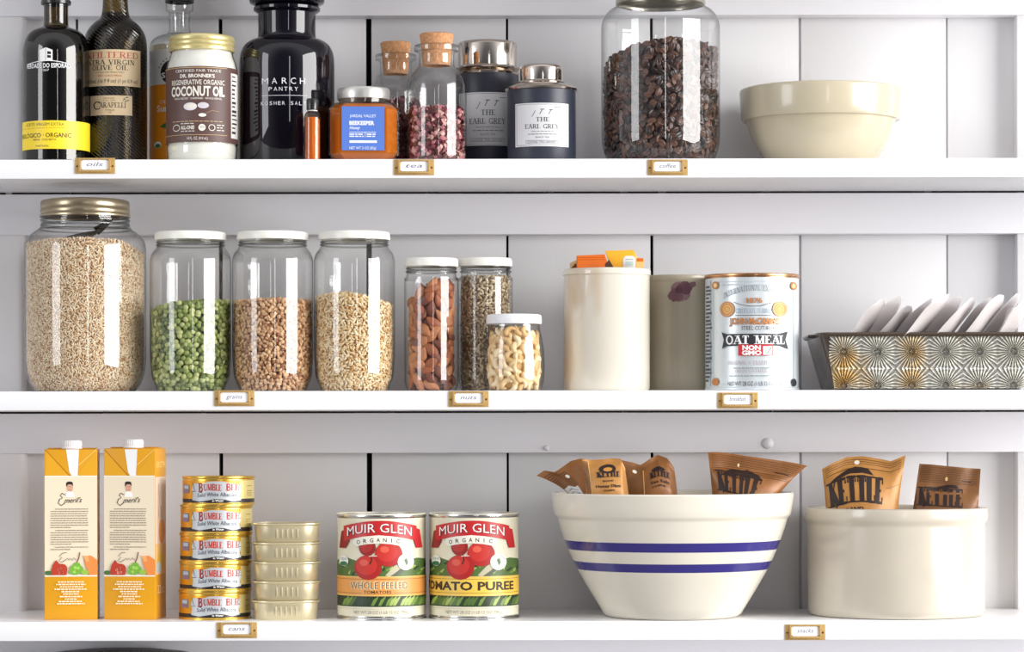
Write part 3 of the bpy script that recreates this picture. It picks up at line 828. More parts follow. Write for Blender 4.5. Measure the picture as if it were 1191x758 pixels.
# --- cork stoppered bottles
CORK = mat('cork', (206, 150, 104), .85, var=.3, vscale=260, bump=.5, bscale=400)
def cork_bottle(cx, y, P, label, n):
    it = Item('cork_bottle', cx, y, S1, label, 'bottle', 'cork stoppered bottles on the top shelf')
    hw, lipw, nw, t0, t1, l0, l1, sh = P     # body, lip, neck half widths; cork top/bottom, lip top/bottom rows, shoulder row
    mb = MB()
    body = smooth(it.prof([(hw, sh + 30), (hw, sh + 8), (hw - 2, sh), (hw - 6, sh - 7), (nw + 4, sh - 13), (nw, sh - 18), (nw, l1 + 2)]), 4) + it.prof([(nw + 1.5, l1), (lipw, l1 - 1), (lipw + .4, (l0 + l1) / 2), (lipw, l0 + .8), (lipw - 2, l0), (nw - 2, l0 + .3)])
    mb.lathe([(.01, 0), (it.r(hw - 3), 0), (it.r(hw - .4), 3), (it.r(hw), 8)] + body, glass('bottle_glass', edge=(.36, .4, .4), power=3), 72); mb.build('body', it.o)
    mb = MB(); mb.lathe(it.prof([(nw - 4.5, l1 + 16), (nw - 2.4, l0), (nw - .6, t0 + 1.4), (nw - 2, t0 + .3), (.1, t0)]), CORK, 48); mb.build('cork', it.o)
    return it
c1 = cork_bottle(461, 120, (30.5, 23.5, 18.5, 49, 62, 63, 70.5, 102), 'shorter cork stoppered glass bottle behind the honey jar', 0)
c2 = cork_bottle(508.5, 58, (35, 25.8, 20.5, 39, 52, 52.5, 60.5, 94), 'taller cork stoppered glass bottle holding dried rose petals', 1)
def petals(it, R, top, name, label, cols, n):
    ztop = lambda x: it.z(top)
    pts = wall_points(R, 2, ztop, 5, 3.2, inset=3, layers=2)
    # small curled petal: a bent flake
    g = []
    for i in range(5):
        for j in range(4):
            u, v = i / 4 - .5, j / 3 - .5
            g.append((u * 2 * (1 - abs(v) * .5), 1.2 * (u * u * 2 + v * v) - .3, v * 1.5))
    V = np.array(g); V2 = V + np.array([0, .16, 0]); V = np.vstack([V, V2])
    F = []
    for i in range(4):
        for j in range(3):
            q = i * 4 + j; F += [(q, q + 4, q + 5, q + 1), (q + 20, q + 21, q + 25, q + 24)]
    me = grains_mesh(name, pts, (V, np.array(F)), (3.6, 2.6, 3.0), cols, tilt=.7, vary=.3)
    o = bpy.data.objects.new(name, me); COL.objects.link(o); o.location = [c * .001 for c in it.loc]; o.rotation_euler.z = it.rot
    join_into(o, core_mesh(R - 9, 2, lambda x: it.z(top) - 4, mat('petal_core', (84, 44, 48), .9)))
    tag(o, label, 'dried petals', kind='stuff'); return o
PC = [mat('petal_rose', (196, 120, 128), .7), mat('petal_dark', (120, 44, 58), .7), mat('petal_pale', (226, 178, 168), .7), mat('petal_brown', (104, 62, 50), .7)]
petals(c2, c2.r(33.6), 127, 'dried_rose_petals', 'dried pink rose petals filling the taller cork bottle', PC, 0)
petals(c1, c1.r(29), 117, 'dried_tea_flowers', 'dark red dried tea flowers in the shorter cork bottle', [PC[1], mat('petal_plum', (76, 32, 42), .7), PC[3]], 1)

# --- tea tins
TIN = mat('navy_tin', (44, 48, 62), .42)
CHROME = mat('polished_tin', (214, 204, 194), .13, metal=1.0)
def tea_tin(cx, y, body_hw, rows, label, lab_rect, sc, flare):
    it = Item('tea_tin', cx, y, S1, label, 'tin', 'dark tea tins with silver lids')
    lid_hw, lt, lb, st, sb = rows    # lid half width, lid top, lid bottom, shoulder top, shoulder bottom rows
    mb = MB(); mb.lathe([(.01, 0), (it.r(body_hw - .5), 0), (it.r(body_hw), 1)] + it.prof([(body_hw, sb + 2)]), TIN, 80); mb.build('body', it.o)
    mb = MB(); mb.lathe(it.prof([(body_hw - 1, sb + 3), (flare, sb + 2), (flare + .6, sb), (flare - 1, sb - 1.6), (flare - 6, st + 2.6), (lid_hw + 2, st)]), CHROME, 80); mb.build('shoulder', it.o)
    mb = MB(); mb.lathe(it.prof([(lid_hw + 2, st + .5), (lid_hw + 2.6, st - .6), (lid_hw + 1.6, st - 2), (lid_hw - .4, st - 3), (lid_hw, lt + 6), (lid_hw - .8, lt + 3.5), (lid_hw - 3, lt + 2), (.1, lt + 1.4)]), CHROME, 80); mb.build('lid', it.o)
    R = it.r(body_hw + .1); a = cyl_art(it, R); x0, y0, x1, y1 = lab_rect; w, h = x1 - x0, y1 - y0
    K = ink((70, 70, 76)); G = ink((130, 130, 136))
    PAPER = mat('tin_label_paper', (216, 216, 218), .5)
    a.rect(x0, y0, x1, y1, PAPER); a.frame(x0 + 1.3, y0 + 1.3, x1 - 1.3, y1 - 1.3, .5, G)
    X = lambda t: x0 + w * t
    Yy = lambda t: y0 + h * t
    a.text('J', X(.30), X(.38), Yy(.18), Yy(.28), K, shear=.6); a.text('T', X(.45), X(.55), Yy(.14), Yy(.26), K, shear=.6); a.text('T', X(.62), X(.71), Yy(.15), Yy(.26), K, shear=.6)
    a.line([(X(.72), Yy(.10)), (X(.86), Yy(.09))], .5, K)
    a.text('THE', X(.39), X(.64), Yy(.33), Yy(.43), K, 'serif', weight=.8)
    a.text('EARL GREY', X(.18), X(.82), Yy(.49), Yy(.59), K, 'serif', weight=.8)
    a.greek(X(.3), X(.72), Yy(.65), .7, G, 1); a.greek(X(.24), X(.78), Yy(.71), .9, G, 2)
    a.text('BLACK TEA', X(.38), X(.64), Yy(.77), Yy(.81), G)
    a.frame(X(.2), Yy(.86), X(.8), Yy(.93), .4, G); a.text('LOOSE TEA LEAVES', X(.24), X(.76), Yy(.875), Yy(.915), G)
    a.build('label', it.o)
    return it
tea_tin(567.5, 140, 36.5, (34.5, 47.5, 80, 81, 86), 'larger dark tea tin with tall silver lid behind the cork bottle', (535, 107, 600, 169), 1, 37)
tea_tin(630.5, 66, 39.8, (25, 74.5, 97, 97.5, 104.5), 'smaller navy tea tin with white label and silver lid', (600.5, 119.5, 661.5, 170), 1, 42)

# --- stoneware bowl at the right end
def glaze(name, col, stain=None, rough=.22, var=.03):
    return mat(name, col, rough, coat=.35, var=var, vscale=25)
it = Item('mixing_bowl', 955, 116, S1, 'plain cream stoneware bowl with wide rolled band, beside the coffee jar', 'bowl')
mb = MB()
o_ = smooth([(it.r(56), 0), (it.r(60), it.z(194)), (it.r(67), it.z(184)), (it.r(75), it.z(171)), (it.r(82), it.z(156)), (it.r(86.5), it.z(141.5))], 4)
o_ += [(it.r(88), it.z(140.5)), (it.r(91), it.z(141.3)), (it.r(92.2), it.z(138.5)), (it.r(93.6), it.z(120)), (it.r(94.2), it.z(109)), (it.r(93.6), it.z(106.2)), (it.r(92), it.z(105)), (it.r(89.5), it.z(106.5)), (it.r(88), it.z(111))]
o_ += [(it.r(80), it.z(150)), (it.r(66), it.z(176)), (it.r(40), it.z(192)), (.01, it.z(193))]
mb.lathe([(.01, 1.5), (it.r(50), 1.5), (it.r(54), 0)] + o_, glaze('cream_glaze', (204, 193, 167)), 128)
bo = mb.build('body', it.o)

# --- coffee jar
it = Item('coffee_jar', 769, 88, S1, 'big clear glass jar of coffee beans on the top shelf', 'jar')
mb = MB()
body = smooth(it.prof([(64, 183), (67.5, 172), (68.8, 158), (69, 120), (69, 40), (68.6, 30), (66, 21), (60, 13.5), (54, 9.5), (51.5, 7), (51, 3)]), 4) + it.prof([(50.8, -8)])
mb.lathe([(.01, 0), (it.r(52), 0), (it.r(58), 2)] + body, CLEAR, 96); mb.build('body', it.o)
mb = MB(); mb.lathe(it.prof([(51.2, 6.5), (52.4, 5.5), (52.4, 3), (51.6, 1.5), (52.6, 0), (52.6, -8), (51, -11), (.1, -11.5)]), mat('nickel_lid', (190, 184, 172), .3, metal=.85), 80); mb.build('lid', it.o)
coffee = it
# coffee bean: half ellipsoid with a furrow down its flat face
bv, bf = ICO3; V = bv.copy()
fl = V[:, 1] < 0
V[fl, 1] *= .45
furrow = np.exp(-(V[:, 2] / .11) ** 2) * (np.abs(V[:, 0]) < .93)
V[:, 1] = np.where(fl, V[:, 1] + furrow * .30, V[:, 1])
BEAN = (V, bf)
BC = [mat('coffee_bean', (72, 47, 38), .38, spec=.6), mat('coffee_bean_light', (98, 64, 48), .42, spec=.6), mat('coffee_bean_dark', (46, 31, 28), .34, spec=.6)]
beanmesh = []
for i, m in enumerate(BC):
    me = np_mesh('coffee_bean', V * np.array([5.6, 3.1, 3.9]), bf, [m], np.zeros(len(bf))); beanmesh.append(me)
def scatter(it, pts, meshes, name, label, cat, group, limit, tilt, base, scale, mats, cm, Rc, zlo, ztop, restlabel, rfun=None, flip=False, probs=None):
    """the grains that show largest become things of their own, the rest one heap"""
    front = np.argsort(np.abs(pts[:, 3]) + (np.hypot(pts[:, 0], pts[:, 1]) < np.hypot(pts[:, 0], pts[:, 1]).max() * .90) * 10)
    ind, rest = pts[front[:limit]], pts[front[limit:]]
    Rm = wall_rots(ind[:, 3], tilt)
    M0 = Matrix.Translation([c * .001 for c in it.loc]) @ Matrix.Rotation(it.rot, 4, 'Z')
    for i in range(len(ind)):
        o = bpy.data.objects.new(name, meshes[int(RNG.choice(len(meshes), p=probs))])
        COL.objects.link(o)
        sc_ = 1 + RNG.uniform(-.1, .1)
        rm = Rm[i]
        M = Matrix([[float(q) for q in row] for row in rm]).to_4x4() @ Matrix.Diagonal((sc_, sc_, sc_, 1))
        M.translation = Vector([float(q) * .001 for q in ind[i][:3]])
        o.matrix_world = M0 @ M
        tag(o, label, cat, group)
    if len(rest) or cm:
        me = grains_mesh(name + '_heap', rest, base, scale, mats, tilt=tilt, probs=probs)
        o = bpy.data.objects.new(name + 's' if not name.endswith('s') else name, me); COL.objects.link(o)
        o.location = [c * .001 for c in it.loc]; o.rotation_euler.z = it.rot
        join_into(o, core_mesh(Rc, zlo, lambda x: ztop(x) - scale[1] * 1.5, cm, rfun))
        tag(o, restlabel, cat, kind='stuff')
def prof_r(profile):
    zs = [z for r, z in profile]; rs = [r for r, z in profile]
    return lambda z: float(np.interp(z, zs, rs))
cb = [(it.r(52), 0), (it.r(58), 2)] + body
cz = lambda x: it.z(np.interp(x / it.s, [-69, -55, -30, -10, 20, 45, 69], [80, 71, 60, 57, 52.5, 56, 60]))
rf = prof_r([(r - 1.5, z) for r, z in cb])
pts = wall_points(it.r(69), 0, cz, 8.2, 5.6, inset=4.2, layers=2, rfun=rf)
scatter(it, pts, beanmesh, 'coffee_bean', 'roasted coffee bean pressed against the front of the coffee jar', 'coffee bean', 'coffee beans in the big jar', 300, .45, (V[:, :], bf), (5.6, 3.1, 3.9), BC, BC[2], it.r(69) - 11, 2, cz, 'dark roasted coffee beans filling the rest of the coffee jar', lambda z: rf(z) - 9)
# ------------------------------------------------------------------ middle shelf
def heap(it, pts, name, label, cat, base, scale, mats, cm, Rc, zlo, ztop, tilt=.3, rfun=None, probs=None, vary=.15):
    me = grains_mesh(name, pts, base, scale, mats, tilt=tilt, probs=probs, vary=vary)
    o = bpy.data.objects.new(name, me); COL.objects.link(o)
    o.location = [c * .001 for c in it.loc]; o.rotation_euler.z = it.rot
    join_into(o, core_mesh(Rc, zlo, lambda x: ztop(x) - scale[2], cm, rfun))
    tag(o, label, cat, kind='stuff'); return o
IVORY = mat('ivory_lid', (240, 238, 230), .35, coat=.2)
NICK = mat('aged_nickel_lid', (176, 162, 136), .3, metal=.9)

# --- the big jar of brown rice
it = Item('storage_jar', 99.5, 88, S2, 'biggest storage jar, full of brown rice, with a ridged metal screw lid', 'jar', 'storage jars on the middle shelf')
mb = MB()
body = smooth(it.prof([(63, 447), (67.5, 436), (70, 418), (70.4, 380), (70.4, 300), (70, 286), (67, 277), (60, 270), (54, 266), (51.5, 262), (50.6, 258)]), 4) + it.prof([(51.6, 257), (51.6, 255.6), (50.2, 255), (50.2, 250)])
mb.lathe([(.01, 0), (it.r(52), 0), (it.r(58), 1.5)] + body, CLEAR, 96); mb.build('body', it.o)
mb = MB(); mb.lathe(it.prof([(51, 252.5), (52.4, 252), (52.4, 250), (51.2, 248.6), (51.8, 247), (51.8, 244), (50.8, 242.4), (51.6, 241), (51.4, 235), (50, 233), (46, 232), (.1, 231.6)]), NICK, 80); mb.build('lid', it.o)
threads(it, [(51, 255.5, 1.3), (50.8, 261, 1.6), (53.5, 266.3, .9)])
cb = [(it.r(52), 0), (it.r(58), 1.5)] + body; rf = prof_r([(r - 1.5, z) for r, z in cb])
rz = lambda x: it.z(np.interp(x / it.s, [-70, -40, 0, 40, 70], [284, 281, 280, 282, 297]))
pts = wall_points(it.r(70.4), 1, rz, 2.9, 1.75, inset=2.0, layers=2, rfun=rf, amin=-115, amax=115)
RC = [mat('rice_tan', (232, 204, 166), .55), mat('rice_pale', (244, 226, 196), .55), mat('rice_brown', (192, 150, 108), .55)]
heap(it, pts, 'brown_rice', 'brown rice filling the biggest storage jar', 'rice', ICO1, (2.7, .85, .85), RC, RC[2], it.r(70) - 5, 1.5, rz, .25, lambda z: rf(z) - 4.5, [.45, .4, .15])
# scoop lying on the rice
sp = Item('scoop', 104, 88, S2, 'dark metal scoop lying on the brown rice inside the biggest jar', 'scoop')
mb = MB(); DKM = mat('dark_steel', (72, 68, 66), .25, metal=.9)
z0 = sp.z(268)
rings = []
for i in range(9):
    t = i / 8; x = -34 + 44 * t; w = 22 * math.sin(math.pi * (.12 + .80 * t)) ** .7
    z = z0 - 10 + 10 * t
    ring = []
    for k in range(12):
        q = math.pi * (k / 11)
        ring.append((x, -w * math.cos(q), z - 9 * math.sin(q) * math.sin(math.pi * (.15 + .75 * t))))
    for k in range(12):
        q = math.pi * (1 - k / 11)
        ring.append((x, -(w - 1) * math.cos(q), z + .9 - 8.4 * math.sin(q) * math.sin(math.pi * (.15 + .75 * t))))
    rings.append(ring)
mb.loft(rings, DKM); mb.build('bowl', sp.o)
mb = MB(); mb.tube([(8, 0, z0 + 0), (14, 0, z0 + 4), (20, 0, z0 + 10), (24, 0, z0 + 17)], [5.5, 4.6, 4.4, 5.4], DKM, 12); mb.build('handle', sp.o)

# --- three same jars
def storage_jar(cx, bcx, y, label):
    it = Item('storage_jar', cx, y, S2, label, 'jar', 'storage jars on the middle shelf')
    mb = MB()
    body = smooth(it.prof([(42, 446), (45.2, 437), (46.2, 424), (47, 412), (47.2, 380), (47.2, 312), (46.8, 301), (44.4, 294), (40.6, 289), (39, 286)]), 4) + it.prof([(39.6, 285), (39.6, 284), (38.6, 283.2), (39.4, 282.2), (39.4, 281), (38.5, 280), (38.5, 276)])
    mb.lathe([(.01, 0), (it.r(34), 0), (it.r(38.5), 1.2)] + body, CLEAR, 80); mb.build('body', it.o)
    mb = MB(); mb.lathe(it.prof([(40.4, 279.4), (41.6, 279), (41.8, 277), (41.4, 272), (40.4, 270.2), (38, 269.4), (.1, 269.2)]), IVORY, 72); mb.build('lid', it.o)
    threads(it, [(39.2, 281.4, .8), (39.4, 284.8, 1.0)])
    it.rf = prof_r([(r - 1.5, z) for r, z in [(it.r(34), 0), (it.r(38.5), 1.2)] + body])
    return it
it = storage_jar(222, 222, 62, 'white lidded storage jar half full of green split peas')
pz = lambda x: it.z(np.interp(x / it.s, [-47, -20, 20, 47], [361, 353, 350, 349]))
pts = wall_points(it.r(47.2), 1, pz, 6.6, 5.0, inset=3.2, layers=2, rfun=it.rf)
V = ICO2[0].copy(); V[:, 1] = np.where(V[:, 1] > 0, V[:, 1] * .25, V[:, 1])
GC = [mat('split_pea', (142, 156, 84), .5), mat('split_pea_light', (184, 190, 126), .5), mat('split_pea_dark', (100, 116, 60), .5)]
pm = [np_mesh('split_pea', V * np.array([3.6, 3.0, 3.6]), ICO2[1], [m], np.zeros(len(ICO2[1]))) for m in GC]
scatter(it, pts, pm, 'split_pea', 'green split pea lying against the front of the pea jar', 'split pea', 'split peas in the jar', 300, .4, (V, ICO2[1]), (3.6, 3.0, 3.6), GC, GC[2], it.r(47) - 8, 1.5, pz, 'green split peas filling the rest of the pea jar', lambda z: it.rf(z) - 7.5, probs=[.4, .35, .25])
it = storage_jar(317.5, 317.5, 62, 'white lidded storage jar half full of brown lentils')
lz = lambda x: it.z(np.interp(x / it.s, [-47, 0, 47], [350, 348, 350]))
pts = wall_points(it.r(47.2), 1, lz, 5.0, 3.5, inset=2.6, layers=2, rfun=it.rf)
LC = [mat('lentil_tan', (204, 160, 118), .5), mat('lentil_pale', (226, 188, 146), .5), mat('lentil_brown', (160, 110, 76), .5)]
heap(it, pts, 'brown_lentils', 'tan brown lentils filling half of a storage jar', 'lentils', ICO2, (2.9, 1.5, 2.5), LC, mat('lentil_core', (120, 84, 60), .8), it.r(47) - 6.5, 1.5, lz, .6, lambda z: it.rf(z) - 6, [.45, .35, .2])
it = storage_jar(412.5, 412.5, 62, 'white lidded storage jar half full of pale barley')
bz = lambda x: it.z(np.interp(x / it.s, [-47, -10, 20, 47], [345, 342, 347, 356]))
pts = wall_points(it.r(47.2), 1, bz, 4.4, 2.5, inset=2.2, layers=2, rfun=it.rf)
OC = [mat('barley_pale', (236, 208, 160), .55), mat('barley_light', (246, 226, 188), .55), mat('barley_gold', (206, 164, 108), .55)]
heap(it, pts, 'pearl_barley', 'pale barley grains filling half of a storage jar', 'barley', ICO1, (3.7, 1.35, 1.5), OC, mat('barley_core', (176, 138, 94), .8), it.r(47) - 5.5, 1.5, bz, .35, lambda z: it.rf(z) - 5, [.45, .35, .2])

# --- narrow jars
def narrow_jar(cx, y, label):
    it = Item('storage_jar', cx, y, S2, label, 'jar', 'storage jars on the middle shelf')
    mb = MB()
    body = smooth(it.prof([(30, 450), (31.4, 443), (31.6, 430), (31.6, 332), (31.2, 326), (29.4, 321.5), (28.6, 318)]), 4) + it.prof([(29.6, 317), (29.6, 315.5), (28.4, 314.5), (29.2, 313.4), (29.2, 312), (28.4, 311), (28.4, 306)])
    mb.lathe([(.01, 0), (it.r(27), 0), (it.r(28.8), 1)] + body, CLEAR, 72); mb.build('body', it.o)
    mb = MB(); mb.lathe(it.prof([(30.2, 310.4), (31.2, 310), (31.4, 307), (31, 302.6), (30, 300.8), (28, 300.2), (.1, 300)]), IVORY, 64); mb.build('lid', it.o)
    threads(it, [(29, 312.4, .8), (29.3, 316, 1.0)])
    it.rf = prof_r([(r - 1.5, z) for r, z in [(it.r(27), 0), (it.r(28.8), 1)] + body])
    return it
it = narrow_jar(502, 60, 'narrow white lidded jar of whole almonds')
# almond: flattened drop with fine furrows
bv, bf = ICO3; V = bv.copy(); w = 1 - .42 * np.clip(V[:, 0], -1, 1) * (V[:, 0] > 0) - .05
V[:, 1] *= w * (1 + .03 * np.sin(V[:, 2] * 16)); V[:, 2] *= w
V[:, 0] = np.where(V[:, 0] > 0, V[:, 0] * 1.12, V[:, 0])
AC = [mat('almond_skin', (164, 94, 58), .55, var=.25, vscale=350, stretch=(.2, 1, 1)), mat('almond_skin_light', (190, 124, 80), .55, var=.25, vscale=350, stretch=(.2, 1, 1)), mat('almond_skin_dark', (122, 68, 50), .55, var=.25, vscale=350, stretch=(.2, 1, 1))]
am = [np_mesh('almond', V * np.array([9.8, 4.0, 6.2]), bf, [m], np.zeros(len(bf))) for m in AC]
az = lambda x: it.z(np.interp(x / it.s, [-31, -15, 0, 20, 31], [352, 338, 332, 330, 332]))
pts = wall_points(it.r(31.6), 3, az, 16.5, 8.2, inset=7.0, layers=1, jit=.22, rfun=it.rf, amin=-180, amax=180)
scatter(it, pts, am, 'almond', 'whole brown almond in the narrow almond jar', 'almond', 'almonds in the narrow jar', 300, .14, (V, bf), (9.8, 4.0, 6.2), AC, AC[2], it.r(31.6) - 11, 2, az, 'dark core of almonds in the middle of the almond jar', lambda z: it.rf(z) - 9.5, probs=[.45, .35, .2])
it = narrow_jar(565, 92, 'narrow white lidded jar full of grey brown seeds, behind the cashew jar')
sz = lambda x: it.z(322)
pts = wall_points(it.r(31.6), 1, sz, 4.8, 3.0, inset=2.4, layers=2, rfun=lambda z: min(it.rf(z), it.r(31.4)))
SCo = [mat('seed_tan', (188, 166, 132), .5), mat('seed_grey', (172, 152, 124), .5), mat('seed_pale', (220, 204, 172), .5), mat('seed_dark', (140, 114, 88), .5)]
heap(it, pts, 'mixed_seeds', 'grey brown seeds filling the narrow jar', 'seeds', ICO1, (3.9, 1.2, 1.7), SCo, SCo[3], it.r(31) - 5.5, 1.5, sz, .35, lambda z: it.rf(z) - 5, [.35, .3, .2, .15])

# --- cashew jar
it = Item('storage_jar', 598, 38, S2, 'smallest storage jar, full of cashews, with a frosted lid', 'jar', 'storage jars on the middle shelf')
mb = MB()
body = smooth(it.prof([(33, 450), (35, 440), (35.6, 424), (34.8, 408), (32.8, 394), (30.6, 384), (29.8, 378)]), 5) + it.prof([(29.8, 374)])
mb.lathe([(.01, 0), (it.r(30), 0), (it.r(32), 1.2)] + body, CLEAR, 72); mb.build('body', it.o)
mb = MB(); mb.lathe(it.prof([(31, 377.2), (32.2, 376.8), (32.4, 374), (32.2, 368), (31, 366.2), (29, 365.6), (.1, 365.4)]), mat('frosted_lid', (232, 234, 236), .4, coat=.1), 64); mb.build('lid', it.o)
rf = prof_r([(r - 1.5, z) for r, z in [(it.r(30), 0), (it.r(32), 1.2)] + body])
# cashew: a curved, tapering kidney
def cashew():
    mbx = MB(); pts_, rads = [], []
    for i in range(11):
        t = i / 10; a = math.radians(-75 + 150 * t)
        pts_.append((6.2 * math.sin(a), 0, 6.2 * math.cos(a) - 4.0)); rads.append(3.5 * (math.sin(math.pi * (.10 + .80 * t)) ** .55) * (1.05 - .18 * t))
    mbx.tube(pts_, rads, None, 10)
    V = np.array(mbx.v); quads = [f for f in mbx.f if len(f) == 4]
    o = len(V); V = np.vstack([V, [pts_[0][0] - .8, 0, pts_[0][2] - 1.2], [pts_[-1][0] + .8, 0, pts_[-1][2] - 1.2]])
    n = 10; F = list(quads)
    for j in range(0, n, 2): F.append((j, o, (j + 2) % n, j + 1)); b = 100; F.append((b + j, b + j + 1, b + (j + 2) % n, o + 1))
    return V, np.array(F)
CV, CF = cashew()
KC = [mat('cashew_cream', (238, 208, 156), .5), mat('cashew_light', (248, 226, 184), .5), mat('cashew_gold', (222, 182, 122), .5)]
km = [np_mesh('cashew', CV, CF, [m], np.zeros(len(CF))) for m in KC]
kz = lambda x: it.z(np.interp(x / it.s, [-35, 0, 35], [388, 384, 390]))
pts = wall_points(it.r(35.6), 1.5, kz, 11.0, 6.4, inset=6.3, layers=1, jit=.26, rfun=rf, amin=-180, amax=180)
scatter(it, pts, km, 'cashew', 'cream coloured cashew in the smallest jar', 'cashew', 'cashews in the smallest jar', 300, .18, (CV, CF), (1, 1, 1), KC, KC[2], it.r(35) - 7, 2, kz, 'core of cashews in the middle of the cashew jar', lambda z: rf(z) - 8)

# --- tall cream crock with tea bags
it = Item('crock', 706, 72, S2, 'tall cream stoneware crock holding orange wrapped tea bags', 'crock', 'stoneware crocks on the middle shelf')
CREAM = bpy.data.materials.new('cream_crock_glaze'); CREAM.use_nodes = True
nt = CREAM.node_tree; p = nt.nodes['Principled BSDF']; p.inputs['Roughness'].default_value = .16; p.inputs['Coat Weight'].default_value = .4
t = nt.nodes.new('ShaderNodeTexCoord'); n = nt.nodes.new('ShaderNodeTexNoise'); n.inputs['Scale'].default_value = 14; n.inputs['Detail'].default_value = 3
mpn = nt.nodes.new('ShaderNodeMapping'); mpn.inputs['Scale'].default_value = (1, 1, .4); nt.links.new(t.outputs['Object'], mpn.inputs[0]); nt.links.new(mpn.outputs[0], n.inputs['Vector'])
rp = nt.nodes.new('ShaderNodeValToRGB'); rp.color_ramp.elements[0].position = .28; rp.color_ramp.elements[0].color = rgb(204, 172, 134); rp.color_ramp.elements[1].position = .46; rp.color_ramp.elements[1].color = rgb(224, 218, 203)
nt.links.new(n.outputs['Fac'], rp.inputs[0]); nt.links.new(rp.outputs[0], p.inputs['Base Color'])
def crock(it, hw, top, m, rim=1.2):
    mb = MB()
    zt = it.z(top)
    mb.lathe([(.01, 2), (it.r(hw - 6), 2), (it.r(hw - 4), 0), (it.r(hw - 1.4), .6), (it.r(hw), 4), (it.r(hw), zt - 9), (it.r(hw + rim * .2), zt - 8), (it.r(hw + rim), zt - 7), (it.r(hw + rim), zt - 2), (it.r(hw + rim * .4), zt - .4), (it.r(hw - 1), zt), (it.r(hw - 4), zt - .6), (it.r(hw - 5.5), zt - 3), (it.r(hw - 5.5), 8), (.01, 6)], m, 96)
    return mb.build('body', it.o)
crock(it, 50, 313.5, CREAM)
tk = it
# --- grey brown crock behind
it = Item('crock', 790, 128, S2, 'grey brown stoneware crock with a purple stain, between the cream crock and the oatmeal can', 'crock', 'stoneware crocks on the middle shelf')
crock(it, 42, 321.5, glaze('taupe_glaze', (178, 168, 148), rough=.3, var=.08), .8)
R = it.r(42); a = cyl_art(it, R, start=0.0)
# splashed stain with a ragged outline
for (sx, sy, sr, col, sd) in ((792, 340, 13, (142, 112, 118), 3), (786, 344, 9, (120, 84, 92), 5), (797, 335, 9.5, (108, 70, 80), 9), (790, 337, 5, (98, 60, 72), 11), (806, 331, 4, (120, 86, 92), 13)):
    rr = random.Random(sd); a.poly([(sx + sr * (.75 + .35 * rr.random()) * math.cos(2 * math.pi * i / 22), sy + sr * .95 * (.7 + .4 * rr.random()) * math.sin(2 * math.pi * i / 22)) for i in range(22)], mat('stain_%d' % sd, col, .35))
a.build('stain', it.o)
# tea bag packets: folded foil envelopes
def packet(name, pts, y, th, m, label, cat, group, tilt=0.0, art=None):
    """a flat folded packet: outline in px, front at depth y, th thick, leaning"""
    s = s_(y); cx = sum(p[0] for p in pts) / len(pts); zb = max(p[1] for p in pts)
    mb = MB()
    loc = (X_(cx, y), y, Z_(zb, y))
    P = [((x - cx) * s, (zb - q) * s) for x, q in pts]
    n = len(P); c = (sum(p[0] for p in P) / n, sum(p[1] for p in P) / n)
    rings = []
    for k, off in ((.96, -th / 2), (1.0, -th * .25), (1.0, th * .25), (.96, th / 2)):
        rings.append([(c[0] + (x - c[0]) * k, off + tilt * z, c[1] + (z - c[1]) * k) for x, z in P])
    mb.loft(rings, m)
    o = mb.build(name, loc=loc); tag(o, label, cat, group)
    if art:
        A = Art(lambda u, v, o2: (u, -th / 2 - .1 - o2 + tilt * v, v), lambda px: (px - cx) * s, lambda py: (zb - py) * s, 0, start=.1)
        art(A); A.build('print', o)
    return o
OR_ = mat('orange_foil', (226, 110, 24), .35); YE = mat('yellow_foil', (246, 182, 44), .35)
TB = 'wrapped tea bags in the tall crock'
packet('tea_bag', [(671, 297), (704, 295.5), (707, 304), (705, 345), (672, 345)], 62, 3.2, OR_, 'dark orange tea bag wrapper sticking out of the tall cream crock', 'tea bag', TB, .12, lambda A: [A.rect(672, q, 704, q + .5, ink((200, 84, 20)), newlayer=(q == 299)) for q in (299, 301.5)])
packet('tea_bag', [(704, 291.5), (737, 290.5), (741, 297), (741, 345), (708, 345), (708, 302)], 72, 3.2, YE, 'yellow tea bag wrapper with a white tag in the tall cream crock', 'tea bag', TB, .1,
       lambda A: (A.poly([(725, 312), (725, 301), (728, 297.5), (737, 297.5), (740, 301), (740, 312)], ink((244, 244, 240))), A.rect(728, 301, 737, 302, ink((160, 190, 190))), A.rect(728, 304, 737, 309, ink((206, 226, 226)))))
packet('tea_bag', [(740, 299), (750, 302), (748, 315), (746, 345), (738, 345)], 60, 3, mat('light_orange_foil', (250, 200, 120), .35), 'small pale orange tea bag corner at the right rim of the tall crock', 'tea bag', TB, .0, lambda A: A.rect(741, 300.5, 748.5, 304.5, OR_))
packet('tea_bag', [(663, 306), (671, 302), (674, 312), (670, 345), (664, 345)], 78, 2.6, mat('kraft_scrap', (228, 196, 150), .5), 'small beige tea bag corner at the left rim of the tall crock', 'tea bag', TB, .0, lambda A: A.poly([(664.5, 312), (670, 306), (672, 311)], ink((110, 60, 30))))
packet('tea_bag', [(704, 307), (709, 302), (714, 311), (714, 345), (704, 345)], 50, 2.4, mat('dark_brown_wrap', (84, 50, 34), .5), 'dark brown tea bag corner between the orange and yellow wrappers', 'tea bag', TB, .0)

